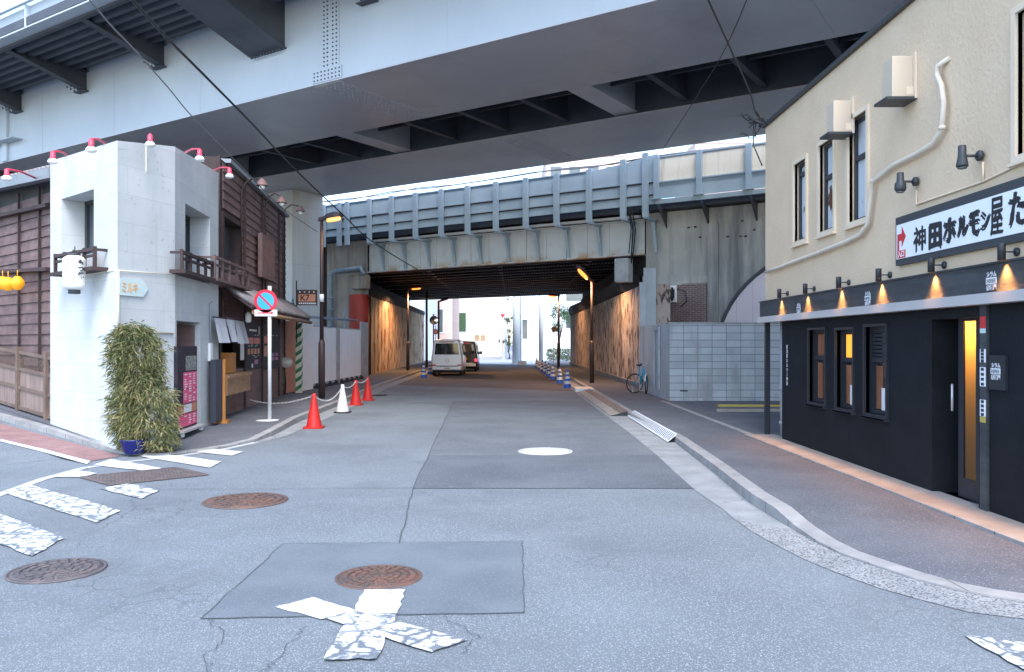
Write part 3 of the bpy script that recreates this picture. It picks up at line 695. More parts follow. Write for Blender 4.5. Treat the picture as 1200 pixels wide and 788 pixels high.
mb = MB(); mb.fbox(B, .1, 14.6, .25, .45, 6.68, 6.78); mb.build('cable_duct', 'girder_paint', br)
# cream parapet above the right abutment
zc0, zc1, zc2 = bf.hit(770, 185, PT)[1], bf.hit(770, 215, PT)[1], bf.hit(770, 240, PT)[1]
mb = MB(); mb.fbox(B, -26, s_a, PT - .12, PT - .06, zc1, zc0); mb.build('cream_panels', 'bridge_cream', br)
mb = MB(); mb.fbox(B, -26, s_a, PT - .06, PT - .02, zc2 + .22, zc1 + .02); mb.fbox(B, -26, s_a, PT - .02, PT + .14, zc2 + .0, zc2 + .17); mb.fbox(B, -26, s_a, PT - .14, PT - .02, zc0, zc0 + .05)
mb.fbox(B, -26, s_a, PT - .06, PT + .05, zc1, zc1 + .05); mb.build('lower_beam', 'bridge_blue', br)
for s in (s_a, bs(820, PT), bs(878, PT), bs(878, PT) - 1.9, bs(878, PT) - 3.8, bs(878, PT) - 5.7):
    mb = MB(); mb.fbox(B, s - .1, s + .1, PT - .02, PT + .12, zc2 + .1, zc0 + .06); mb.fbox(B, s - .2, s + .2, PT + .0, PT + .24, zc2 + .175, zc2 + .21); mb.build('parapet_post', 'bridge_blue', br)
    mb = MB(); mb.prism([B(s - .02, PT, zc2), B(s - .02, 0, zc2), B(s - .02, 0, zc2 - .8)], U * .04); mb.build('knee_brace', 'steel_dark', br)

# ---- right abutment
ab = thing('bridge_abutment', 'tall stained grey concrete abutment at the right end of the railway bridge', 'abutment', B(-2, 0, 0))
mb = MB(); mb.fbox(B, -22, 0, -4, -.02, 0, 6.88); mb.build('abutment_wall', 'stained_concrete', ab)
sR = bs(828, 0); 
mb = MB(); mb.fbox(B, bs(800, 0), .12, -.02, .06, 0, bf.hit(800, 322)[1]); mb.fbox(B, bs(842, 0) , bs(830, 0), -.02, .05, 0, bf.hit(830, 262)[1]); mb.fbox(B, bs(830, 0), bs(770, 0), -.02, .045, bf.hit(800, 333)[1], bf.hit(800, 325)[1])
mb.build('abutment_ribs', 'stained_concrete', ab)
mb = MB(); mb.fbox(B, bs(828, 0), bs(769, 0), -.01, .075, 1.5, bf.hit(800, 334)[1]); mb.build('brick_infill', 'brick_red', ab)
# arch with pale boarding
ca, cz, Ra = bs(845, 0) - 3.75, 1.1, 3.95
arc = [(ca + Ra * math.cos(t_), cz + Ra * math.sin(t_)) for t_ in [math.pi * i / 28 for i in range(29)]]
mb = MB(); mb.prism([B(a, 0, z) for a, z in arc], N * .05); mb.build('arch_boarding', 'arch_panel', ab)
mb = MB(); mb.tube([B(a, .06, z) for a, z in arc], .07, 6); mb.build('arch_rim', 'steel_dark', ab)
mb = MB(); rnd = random.Random(4)
for i in range(9):
    s = rnd.uniform(bs(890, 0), bs(800, 0)); z_ = rnd.uniform(5.6, 6.3); mb.lathe([(.05, 0), (.05, .05)], B(s, 0, z_), 8)
mb.build('anchor_bolts', 'steel_dark', ab)
# conduit and hanging cables by the bridge end
mb = MB(); mb.tube([B(.25, 1.0, 7.0), B(.32, .5, 6.2), B(.45, .35, 5.4), B(.5, .3, 4.9)], .03); mb.tube([B(.15, 1.0, 7.0), B(.22, .5, 6.2), B(.37, .35, 5.4), B(.5, .3, 4.9)], .025)
mb.tube([B(.3, 1.0, 7.0), B(.4, .5, 6.3), B(.6, .3, 5.3)], .02)
tag(mb.build('cable_bundle', 'wire', origin=B(.3, .5, 4.9)), 'bundle of black cables hanging at the right end of the bridge girder', 'cables')
# ---- left abutment with pipes and red round pier
la = thing('bridge_abutment', 'stained buff concrete abutment column at the left end of the railway bridge', 'abutment', B(16, 0, 0))
mb = MB(); mb.prism([B(14.92, .1, 4.15), B(17.9, .1, 4.15), B(17.9, -.6, 4.15), Vector((-9.4, 43.5, 4.15)), Vector((-7.45, 42.2, 4.15))], (0, 0, 2.73)); mb.prism([B(16.2, .1, 0), B(17.9, .1, 0), B(17.9, -.6, 0), Vector((-9.4, 43.5, 0))], (0, 0, 4.15)); mb.build('abutment_wall', 'abutment_pale', la)
mb = MB(); mb.fbox(B, 14.7, 15.6, .1, .5, 4.4, 5.1); mb.fbox(B, 15.0, 16.0, .1, .35, 5.1, 5.22); mb.build('bearing_block', 'abutment_pale', la, bevel=.08)
mb = MB(); mb.fbox(B, 17.92, 19.3, -3, -.2, 4.9, 6.88); mb.fbox(B, 19.3, 34, -3, .0, 0, 6.88); mb.build('wing_wall', 'wood_siding', la)
mb = MB(); mb.box(-11.8, -9.6, 44.2, 44.4, 2.6, 3.9); mb.build('inner_cladding', 'tunnel_panels', la)
mb = MB(); c = B(15.45, .15, 0); mb.lathe([(.5, 0), (.5, 4.15)], c, 28); tag(mb.build('round_pier', 'red_pier', origin=c), 'short round red painted pier behind the white fence beside the underpass', 'pier')
for s, z_, lb in ((17.15, 5.2, 'blue grey drain pipe running up beside the red round pier and elbowing over'), (18.6, 4.15, 'shorter blue grey vent pipe with a domed cap behind the fence')):
    mb = MB(); p = [B(s, .4, .1), B(s, .4, z_)]
    if s < 18: p += [B(s - .1, .4, z_ + .15), B(s - .5, .42, z_ + .2), B(s - 2.2, .55, z_ + .25), B(s - 2.4, .55, z_ - .1)]
    mb.tube(p, .13 if s > 18 else .11, 10)
    for z2 in (2.6, 3.4, 4.0): mb.lathe([(.16, 0), (.16, .08)], B(s, .4, z2), 12)
    if s > 18: mb.lathe([(.2, 0), (.2, .12), (.12, .25), (.02, .3)], B(s, .4, z_), 12)
    tag(mb.build('drain_pipe', 'pipe_blue', origin=B(s, .4, 0)), lb, 'pipe')

# ---- tunnel walls
t = thing('tunnel_wall', 'left underpass wall of tall vertical panels with gold brown stains', 'wall', (-7.45, 42.2, 0))
WLf = Face((-7.35, 42.0), (-7.7, 70.5)); mb = MB()
L_ = WLf.L; n_ = 44
for i in range(n_):
    o = .0 if i % 2 else .045; mb.face([WLf.pt(L_ * i / n_, .1, o), WLf.pt(L_ * (i + .8) / n_, .1, o), WLf.pt(L_ * (i + .8) / n_, 4.15, o), WLf.pt(L_ * i / n_, 4.15, o)])
    o2 = .0 if (i + 1) % 2 else .045; mb.face([WLf.pt(L_ * (i + .8) / n_, .1, o), WLf.pt(L_ * (i + 1) / n_, .1, o2), WLf.pt(L_ * (i + 1) / n_, 4.15, o2), WLf.pt(L_ * (i + .8) / n_, 4.15, o)])
mb.build('wall_panels', 'tunnel_panels', t)
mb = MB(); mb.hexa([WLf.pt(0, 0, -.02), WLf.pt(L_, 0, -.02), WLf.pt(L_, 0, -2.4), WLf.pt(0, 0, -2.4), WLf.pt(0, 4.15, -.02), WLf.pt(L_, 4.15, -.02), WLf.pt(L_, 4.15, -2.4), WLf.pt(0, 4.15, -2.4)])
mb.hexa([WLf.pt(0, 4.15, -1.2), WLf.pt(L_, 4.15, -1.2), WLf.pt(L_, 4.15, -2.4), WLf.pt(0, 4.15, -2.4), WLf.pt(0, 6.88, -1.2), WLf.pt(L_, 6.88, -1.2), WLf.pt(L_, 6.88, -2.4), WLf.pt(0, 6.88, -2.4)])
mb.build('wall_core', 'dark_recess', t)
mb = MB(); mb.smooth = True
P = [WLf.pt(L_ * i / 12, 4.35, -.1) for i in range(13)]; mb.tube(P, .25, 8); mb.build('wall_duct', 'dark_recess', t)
t = thing('tunnel_wall', 'right underpass wall of bare concrete with black vertical stains, bicycle parked by it', 'wall', (4.45, 32, 0))
WRf = Face((4.55, 27.9), (4.35, 60.5)); L_ = WRf.L
mb = MB(); mb.hexa([WRf.pt(0, .0), WRf.pt(L_, .0), WRf.pt(L_, 0, -.9), WRf.pt(0, 0, -.9), WRf.pt(0, 3.75), WRf.pt(L_, 3.75), WRf.pt(L_, 3.75, -.9), WRf.pt(0, 3.75, -.9)]); mb.build('wall_face', 'tunnel_wall', t)
mb = MB(); mb.box(4.52, 4.94, 27.8, 27.89, 0.1, 4.3); mb.box(4.38, 4.60, 27.75, 27.9, .1, 3.8); mb.build('end_pillar', 'block_pier', t)
mb = MB(); mb.hexa([WRf.pt(0, .1, .003), WRf.pt(L_, .1, .003), WRf.pt(L_, .1, -.1), WRf.pt(0, .1, -.1), WRf.pt(0, .32, .1), WRf.pt(L_, .32, .1), WRf.pt(L_, .32, -.1), WRf.pt(0, .32, -.1)]); mb.build('wall_plinth', 'gutter_concrete', t)
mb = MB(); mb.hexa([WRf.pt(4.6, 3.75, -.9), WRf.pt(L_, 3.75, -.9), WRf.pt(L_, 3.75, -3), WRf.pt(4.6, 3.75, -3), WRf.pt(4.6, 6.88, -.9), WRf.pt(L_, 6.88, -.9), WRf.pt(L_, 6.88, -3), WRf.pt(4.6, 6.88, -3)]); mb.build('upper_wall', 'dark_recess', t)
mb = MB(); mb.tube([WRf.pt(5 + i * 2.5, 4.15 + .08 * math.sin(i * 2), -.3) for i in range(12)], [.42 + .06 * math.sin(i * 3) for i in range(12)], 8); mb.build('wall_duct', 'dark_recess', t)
mb = MB(); p = B(.75, .5, 4.3); mb.fbox(B, .5, 1.1, .1, .6, 4.15, 5.1); tag(mb.build('junction_box', 'fence_grey', origin=p, bevel=.04), 'grey metal box under the right end of the bridge girder', 'junction box')

# ---- block wall and its end pier
t = thing('block_wall', 'pale grey concrete block wall with square joints beside the underpass', 'wall', (4.8, 22.8, 0))
x0, y0 = g(784, 470, .1); x1, y1 = g(760, 460, .1)
zt = H + 23 * y0 / F
mb = MB(); mb.box(x0, 13, y0, y0 + .2, 0, zt); mb.build('block_face', 'block_wall', t)
mb = MB(); mb.prism([(x0 - .005, y0, 0), (x0 - .005, y0 + .2, 0), (4.70, 27.88, 0), (4.4, 27.88, 0), (4.42, 27.3, 0)], (0, 0, zt + .04)); mb.build('end_pier', 'block_pier', t)
mb = MB(); mb.box(x0 - .02, 13, y0 - .02, y0 + .23, zt + .002, zt + .05); mb.build('coping', 'gutter_concrete', t)
pf = Face((x0, y0), (4.42, 27.3)); mb = MB()
for px in (768, 774):
    a, z_ = pf.hit(px, 386); pf.box(mb, a - .05, a + .05, .35, z_, 0.02, .07)
a0, za = pf.hit(768, 386); a1, _ = pf.hit(774, 386); pf.box(mb, min(a0, a1) - .1, max(a0, a1) + .1, za - .05, za + .05, .02, .075)
mb.build('pier_conduit', 'fence_grey', t)
mb = MB(); mb.box(atY(797, 458, y0).x, atY(806, 458, y0).x, y0 - .006, y0 + .01, atY(800, 459, y0).z, atY(800, 457.5, y0).z); mb.build('vent_slot', 'blackish', t)
# utility meter on the abutment
t = thing('meter_box', 'small white meter box with black dial on the stained abutment', 'meter box', B(bs(789, .08), .1, 3.9))
a, z_ = bf.hit(789, 345, .1); mb = MB(); bf.box(mb, a - .16, a + .16, z_ - .32, z_ + .34, .075, .2); mb.build('meter_case', 'white_plastic', t, bevel=.02)
mb = MB(); bf.box(mb, a - .1, a + .1, z_ - .18, z_ + .18, .2, .27); bf.box(mb, a - .05, a + .05, z_ - .26, z_ + .26, .2, .25); mb.build('meter_dial', 'blackish', t, bevel=.03)
mb = MB(); mb.tube([bf.pt(a - .16, z_ + .2, .12), bf.pt(a - .5, z_ + .1, .1), bf.pt(a - .55, z_ - .3, .1), bf.pt(a - .3, z_ - .5, .1)], .015, 6); mb.tube([bf.pt(a + .16, z_ + .1, .12), bf.pt(a + .8, z_ + .3, .1), bf.pt(.1, z_ + .35, .1)], .015, 6); mb.build('meter_cable', 'wire', t)
mb = MB(); x, y = g(875, 477, .1); mb.prism([(x - .7, y + .05, .1), (x + .95, y, .1), (x + .95, y + .1, .1), (x - .7, y + .2, .1)], (0, 0, .05)); tag(mb.build('wheel_stop', 'yellow', origin=(x, y, .1)), 'yellow bar lying on the ground before the block wall', 'wheel stop')
mb = MB(); x, y = g(870, 482.5, .1); mb.box(x - .6, x + 1.6, y - .06, y + .06, .1, .16); tag(mb.build('timber_beam', 'warm_strip', origin=(x, y, .1)), 'long pale timber lying on the asphalt in front of the block wall', 'timber')
# ================================================================== RIGHT BUILDING
XF = g(915, 515, .1)[0]
YC = XF * F / 297; YL = g(915, 515, .1)[1]
rf = Face((XF, YC), (XF, 5.9))
rb = thing('restaurant_building', 'two storey restaurant with cream plaster upper floor over a black ground floor', 'building', (XF, 10, 0))
ZR = rf.hit(897, 150)[1]; zbt = rf.hit(897, 355)[1]; zb0 = rf.hit(897, 378)[1]; zs = rf.hit(897, 372)[1]
upw = []; 
def hole(f, px0, px1, y0, y1, at=None):
    a0, _ = f.hit(px0, 300); a1, _ = f.hit(px1, 300); pm = at or px1; return (min(a0, a1), max(a0, a1), f.hit(pm, y1)[1], f.hit(pm, y0)[1])
UH = [hole(rf, 931.5, 945.5, 190, 282, 938), hole(rf, 961, 978, 166, 270, 970), hole(rf, 995.5, 1017, 136, 258, 1006), hole(rf, 1193, 1290, 14, 182, 1196)]
mb = MB(); rf.wall(mb, 0, rf.L, zb0 + .01, ZR, ZR, .3, UH); mb.build('upper_wall', 'cream_plaster', rb)
mb = MB(); mb.box(XF + .3, 14, 5.9, YC, zb0 + .01, ZR - .002); mb.build('building_mass', 'blackish', rb)
mb = MB(); mb.box(XF + .001, 14, YC - .25, YC - .001, zb0 + .015, ZR - .004); mb.box(XF + .001, 14, 5.901, 6.1, 0.1, ZR - .004); mb.build('end_wall', 'cream_plaster', rb)
mb = MB(); mb.box(XF - .06, 14, 5.85, YC + .04, ZR + .002, ZR + .06); mb.build('roof_coping', 'window_frame', rb)
def trim_window(f, h, rb, glass, rails, tr=.06, depth=.1, dbl=False, trimm='cream_trim', framem='window_frame'):
    a0, a1, z0, z1 = h
    w_ = MB()
    for (p, q, r, s) in ((a0 - tr, a0, z0 - tr, z1 + tr), (a1, a1 + tr, z0 - tr, z1 + tr), (a0, a1, z0 - tr, z0), (a0, a1, z1, z1 + tr)): f.box(w_, p, q, r, s, -.04, .03)
    f.box(w_, a0 - tr - .015, a1 + tr + .015, z0 - tr - .03, z0 - tr, 0, .06)
    wo = w_.build('window', trimm, rb)
    w_ = MB(); fr = .045
    for (p, q, r, s) in ((a0, a0 + fr, z0, z1), (a1 - fr, a1, z0, z1), (a0 + fr, a1 - fr, z0, z0 + fr), (a0 + fr, a1 - fr, z1 - fr, z1)): f.box(w_, p, q, r, s, -depth - .04, -depth + .04)
    for r in rails: zr = z0 + (z1 - z0) * r; f.box(w_, a0 + fr, a1 - fr, zr - .03, zr + .03, -depth - .04, -depth + .045)
    w_.build('frame', framem, wo)
    w_ = MB(); w_.face([f.pt(a0, z0, -depth), f.pt(a1, z0, -depth), f.pt(a1, z1, -depth), f.pt(a0, z1, -depth)]); w_.build('pane', glass, wo)
    return wo
for i, h in enumerate(UH): trim_window(rf, h, rb, 'glass_painted_sky', [.62] if i else [.86])
# ground floor
gf = Face((XF + .02, YL), (XF + .02, 5.9))
LH = [hole(gf, 949, 968, 387, 472, 958), hole(gf, 981, 1001, 387, 479, 991), hole(gf, 1015, 1040, 383, 486, 1028)]
da0, da1 = gf.hit(1092, 400)[0], gf.hit(1147, 400)[0]
LHd = LH + [(da0, da1, .0, zb0 - .12)]
mb = MB(); gf.wall(mb, 0, gf.L, .1, zb0 + .005, zb0 + .005, .2, LHd); mb.build('lower_wall', 'black_wall', rb)
mb = MB(); mb.box(XF + .95, 14, 5.91, YL - .001, .1, zb0); mb.build('building_mass', 'blackish', rb)
mb = MB(); mb.box(XF + .03, 14, YL - .2, YL, .1, zb0 + .004); mb.build('end_wall', 'black_wall', rb)
for i, h in enumerate(LH):
    wo = trim_window(gf, h, rb, 'glass_dark', [.62], tr=.035, depth=.09, trimm='black_metal', framem='black_metal')
    a0, a1, z0, z1 = h
    if i < 2:
        m = MB(); zz_ = z0 + (z1 - z0) * .65; m.face([gf.pt(a0 + .05 + (a1 - a0) * .1, zz_, -.085), gf.pt(a1 - .05, zz_, -.085), gf.pt(a1 - .05, z1 - .06, -.085), gf.pt(a0 + .05 + (a1 - a0) * .1, z1 - .06, -.085)]); m.build('lit_interior', 'amber_lit' if i == 1 else 'warm_lit_wood', wo)
    m = MB(); gf.box(m, a0 + .12, a0 + .12 + (a1 - a0) * .28, z0 + .06, z0 + (z1 - z0) * .55, -.088, -.08); m.build('inner_post', 'warm_lit_wood', wo)
    if i == 1 or i == 2:
        m = MB(); gf.box(m, a0 + (a1 - a0) * .45, a1 - .06, z0 + .05, z0 + (z1 - z0) * .3, -.082, -.076); m.build('notice_paper', 'poster_white', wo)
    if i == 2:
        m = MB()
        for k in range(7): zz_ = z0 + (z1 - z0) * (.66 + k * .045); gf.box(m, a0 + .05, a1 - .05, zz_, zz_ + .03, -.085, -.06)
        m.build('louvre', 'black_metal', wo)
    m = MB(); gf.box(m, a0 - .03, a1 + .03, z0 - .06, z0 - .04, 0, .06); m.build('sill', 'wood_light', wo)
# door recess
m = MB(); gf.box(m, da0, da1, .1, zb0, -.95, -.9); gf.box(m, da0 - .02, da0, .1, zb0, -.9, -.2); gf.box(m, da1, da1 + .02, .1, zb0, -.9, -.2); gf.box(m, da0, da1, zb0 - .12, zb0, -.9, -.2); m.build('door_recess', 'black_wall', rb)
dfa = gf.hit(1092, 400)[0]
d = MB(); dd = 0.12
a_g0 = gf.hit(1129, 400, -dd)[0]; a_g1 = gf.hit(1143.5, 400, -dd)[0]
gf.box(d, da0 + .3, a_g0, .12, zb0 - .12, -dd - .05, -dd); gf.box(d, a_g1, da1 + .1, .12, zb0 - .12, -dd - .05, -dd); gf.box(d, a_g0, a_g1, .12, .32, -dd - .05, -dd); gf.box(d, a_g0, a_g1, 1.93, zb0 - .12, -dd - .05, -dd)
dor = d.build('door', 'black_metal', rb)
m = MB(); m.face([gf.pt(a_g0, .32, -dd - .02), gf.pt(a_g1, .32, -dd - .02), gf.pt(a_g1, 1.95, -dd - .02), gf.pt(a_g0, 1.95, -dd - .02)]); m.build('pane', 'frosted_glass', dor)
m = MB(); gf.box(m, a_g0 - .06, a_g0 - .03, .1, zb0 - .125, -.89, -dd - .052); gf.box(m, a_g1 + .03, a_g1 + .06, .1, zb0 - .125, -.89, -dd - .052); m.build('lamp_blocker', 'fascia_board', rb)  # unseen boards added to keep the lamp's light off the door recess
ld = bpy.data.lights.new('lamp_light', 'POINT'); ld.energy = 8; ld.color = (1, .45, .08); ld.shadow_soft_size = .06
lo = bpy.data.objects.new('lamp_light', ld); COL.objects.link(lo); lo.parent = rb; lo.location = gf.pt((a_g0 + a_g1) / 2, 1.9, -dd - .3) - Vector(rb.location)
m = MB(); m.tube([gf.pt(a_g0 - .12, 1.0, -dd + .05), gf.pt(a_g0 - .12, 1.28, -dd + .05)], .012); m.build('handle', 'aluminium', dor)
# door post with stickers
a0, a1 = gf.hit(1148, 400, .03)[0], gf.hit(1156, 400, .03)[0]
m = MB(); gf.box(m, a0, a1, .1, zb0, .002, .03); po = m.build('door_post', 'fascia_board', rb)
for y0, y1, mm in ((371, 385, 'sign_red'), (385, 391, 'sign_teal'), (409, 425, 'label_white'), (430, 453, 'label_white'), (468, 488, 'label_white'), (488, 495, 'yellow')):
    zt_, zb_ = gf.hit(1152, y0)[1], gf.hit(1152, y1)[1]; m = MB(); gf.box(m, a0 + .01, a1 - .01, zb_ + .002, zt_ - .002, .03, .034); m.build('sticker', mm, po)
    if mm == 'label_white':
        m = MB()
        for k in range(4): zc = zb_ + (zt_ - zb_) * (k + .5) / 4; gf.box(m, a0 + .03, a1 - .035, zc - .014, zc + .014, .034, .036)
        m.build('sticker_print', 'sign_ink', po)
# corner pole and pipe in the gap
m = MB(); m.box(XF - .02, XF + .06, YC - .08, YC, .1, zb0); m.build('corner_post', 'black_metal', rb)
m = MB(); c = Vector((XF + .22, YC - .35, 0)); m.tube([(c.x, c.y, .1), (c.x, c.y, zb0)], .075, 12)
for z_ in (.3, .9, 1.6): m.lathe([(.09, 0), (.09, .06)], (c.x, c.y, z_), 12)
tag(m.build('drain_pipe', 'fence_grey', origin=(c.x, c.y, .1)), 'grey drain pipe in the gap behind the black corner post of the restaurant', 'pipe')
# fascia board with silver edge
m = MB(); rf.box(m, 0, rf.L, zs, zbt, .0, .10); rf.box(m, 0, rf.L, zbt + .001, zbt + .02, .0, .115)
fa = m.build('fascia_band', 'fascia_board', rb)
m = MB(); rf.box(m, -.01, rf.L, zb0 - .01, zs - .002, .0, .145); m.build('silver_edge', 'aluminium', rb)
ex = Vector((0, -1, 0)); ez = Vector((0, 0, 1))
# white shop mark repeated on the band
def shop_mark(f, px, py, off, s, parent):
    a, z = f.hit(px, py, off); 
    p = f.pt(a, z, off + .002)
    text_mesh('カラム', s * .40, p + ez * s * .42, ex, ez, 'label_white', parent, 'shop_mark', .001, .012 * s, 'CENTER')
    m = MB(); q0 = p + ez * s * -.12; m.hexa([q0 - ex * s * .62, q0 + ex * s * .62, q0 + ex * s * .62 + rf.n * .003, q0 - ex * s * .62 + rf.n * .003] + [v + ez * s * .46 for v in (q0 - ex * s * .62, q0 + ex * s * .62, q0 + ex * s * .62 + rf.n * .003, q0 - ex * s * .62 + rf.n * .003)])
    m.build('shop_mark_panel', 'label_white', parent)
    text_mesh('回四回', s * .36, q0 + ez * s * .08 + rf.n * .004, ex, ez, 'fascia_board', parent, 'shop_mark', .001, 0, 'CENTER')
    text_mesh('肉酒屋', s * .40, p - ez * s * .5, ex, ez, 'label_white', parent, 'shop_mark', .001, .012 * s, 'CENTER')
for px, py in ((936, 363), (1017, 351), (1162, 331)): shop_mark(rf, px, py, .10, .13, rb)
t = thing('wall_plaque', 'small black plaque with a white shop mark beside the restaurant door', 'plaque', gf.pt(gf.hit(1167, 437)[0], 1.4))
a, z = gf.hit(1168, 437, .03); m = MB(); gf.box(m, a - .13, a + .13, z - .16, z + .16, .002, .03); m.build('plaque_board', 'black_metal', t)
shop_mark(gf, 1167, 437, .03, .12, t)
vt = gf.hit(922.5, 413)[0]
text_mesh(list('居酒屋ホルモン神田'), .075, gf.pt(vt, 1.62, .003), ex, ez, 'label_white', rb, 'vertical_lettering', .001, 0, 'CENTER', vertical=True)
# sign board
sg = thing('shop_sign', 'long white shop sign with black brush lettering and red arrow in a dark frame', 'sign', rf.pt(rf.hit(1050, 280)[0], 3.0))
a0, zt0 = rf.hit(1049, 256, .06); _, zb_ = rf.hit(1049, 312, .06); a1 = rf.L - .1
m = MB(); rf.box(m, a0, a1, zb_, zt0, .0, .055); m.build('sign_frame', 'sign_frame', sg)
a0i = a0 + .035; zti, zbi = zt0 - .09, zb_ + .07
m = MB(); rf.box(m, a0i, a1 - .03, zbi, zti, .055, .062); m.build('sign_panel', 'sign_white', sg)
hh = zti - zbi
glyphs = '神田ホルモン屋'
pxs = [(1071, 1086), (1088, 1104), (1105, 1121), (1122, 1135), (1135, 1149), (1149, 1161), (1161, 1176)]
hts = [.62, .62, .60, .48, .60, .42, .86]; cen = [.45, .44, .48, .5, .5, .5, .52]
for ch, (p0, p1), hgt, cn in zip(glyphs, pxs, hts, cen):
    b0 = rf.hit(p0, 250, .06)[0]; b1 = rf.hit(p1, 250, .06)[0]; size = hh * hgt / .86
    wd = b1 - b0
    bo = .006 if ch in '神屋' else .019
    for q_, (dx_, dz_) in enumerate(((-bo, 0), (bo, bo * .5), (0, -bo), (0, bo))):
        text_mesh(ch, size, rf.pt(b0 + dx_, zbi + hh * (cn - hgt / 2) + .1 * size - .02 + dz_, .064 + .0007 * q_), ex, ez, 'sign_ink', sg, 'lettering', .002, 0, sx=wd / (size * .98), wob=size * (.04 if ch in '神屋' else .07))
b0 = rf.hit(1181, 250, .06)[0]
for q_, (dx_, dz_) in enumerate(((-.014, 0), (.014, .006), (0, -.014), (0, .014))): text_mesh('た', hh * .85, rf.pt(b0 + dx_, zbi + hh * .22 + dz_, .064 + .0007 * q_), ex, ez, 'sign_ink', sg, 'lettering', .002, 0, sx=.85, wob=hh * .05)
def rp(u, v, o=.063): return rf.pt(a0i + .03 + u * hh, zbi + v * hh, o)
m = MB(); m.prism([rp(.0, .22), rp(.1, .22), rp(.1, .52), rp(.26, .52), rp(.26, .34), rp(.5, .62), rp(.26, .92), rp(.26, .72), rp(.0, .72)], rf.n * .003)
m.prism([rp(.0, .02), rp(.48, .02), rp(.48, .24), rp(0, .24)], rf.n * .0035); m.build('arrow_mark', 'sign_red', sg)
text_mesh('入口', hh * .2, rp(.04, .06, .068), ex, ez, 'label_white', sg, 'lettering', .001, .002)
# conduits
m = MB()
pl = [(897, 319), (915, 313), (935, 305), (960, 296), (990, 284), (1008, 275), (1017, 262), (1020, 235), (1023, 212), (1045, 195), (1075, 180), (1094, 168), (1104, 150), (1106, 120), (1103, 100), (1098, 88), (1099, 77), (1107, 68)]
pts = [rf.pt(*rf.hit(x, y, .06), .06) for x, y in pl]; pts[-1] = pts[-1] - rf.n * .06
m.tube(pts, .028, 10)
for i in (3, 8, 12): m.lathe([(.036, -.02), (.036, .02)], pts[i], 10)
m.build('wall_duct', 'pipe_white', rb)
m = MB(); q = [rf.pt(*rf.hit(x, y, .015), .015) for x, y in ((1074, 224), (1074, 240), (1152, 213), (1200, 190), (1260, 165))]; m.tube(q, .012, 6); q2 = [rf.pt(*rf.hit(x, y, .015), .015) for x, y in ((1152, 190), (1152, 213))]; m.tube(q2, .012, 6)
m.build('cable_conduit', 'cream_trim', rb)
# vent hoods
for px, y0, y1, lb in ((978, 121, 158, 'cream metal vent hood nearer the far corner, above the middle slim window'), (1046, 70, 118, 'cream metal vent hood higher up beside the curving white wall duct')):
    a, zt_ = rf.hit(px, y0, .2); _, zb_ = rf.hit(px, y1, .2)
    t = thing('vent_hood', lb, 'vent', rf.pt(a, zb_), 'cream vent hoods on the restaurant wall')
    m = MB(); rf.box(m, a - .12, a + .12, zb_, zt_, .002, .26); m.build('hood_case', 'cream_metal', t, bevel=.008)
    m = MB(); rf.box(m, a - .16, a + .16, zb_ - .03, zb_, -.0, .34); m.build('hood_flap', 'window_frame', t)
    m = MB(); rf.box(m, a + .125, a + .165, zb_ - .02, zt_ + .04, .002, .03); rf.box(m, a + .121, a + .124, zb_ + .03, zb_ + .12, .03, .1); m.build('hood_flange', 'cream_trim', t)
# floodlights
for (px, py, lb) in ((1062, 214, 'dark floodlight with a glass front, on the wall just above the sign arrow'), (1137, 184, 'dark conical floodlight higher up the wall above the sign lettering')):
    a, z = rf.hit(px + 9, py, .05); c = rf.pt(a, z + .01, .02)
    t = thing('wall_floodlight', lb, 'floodlight', c, 'floodlights above the shop sign')
    m = MB(); m.lathe([(.05, -.0), (.05, .03), (.03, .045)], c, 14, axis='x'); 
    for v in m.v: v.x = 2 * c.x - v.x
    m.build('wall_base', 'window_frame', t)
    h = c + rf.n * .18; m = MB(); m.tube([c, c + rf.n * .16], .014, 8); m.build('arm', 'window_frame', t)
    m = MB()
    if py > 200: m.lathe([(.028, .10), (.036, .095), (.04, .0), (.058, -.02), (.062, -.085), (.048, -.11)], h, 16)
    else: m.lathe([(.028, .10), (.036, .095), (.038, .0), (.054, -.085), (.054, -.105)], h, 16)
    m.build('lamp_head', 'window_frame', t)
    m = MB(); m.lathe([(.044, -.111), (.04, -.125), (.015, -.13)], h, 14); m.build('lens', 'glass_grey', t)
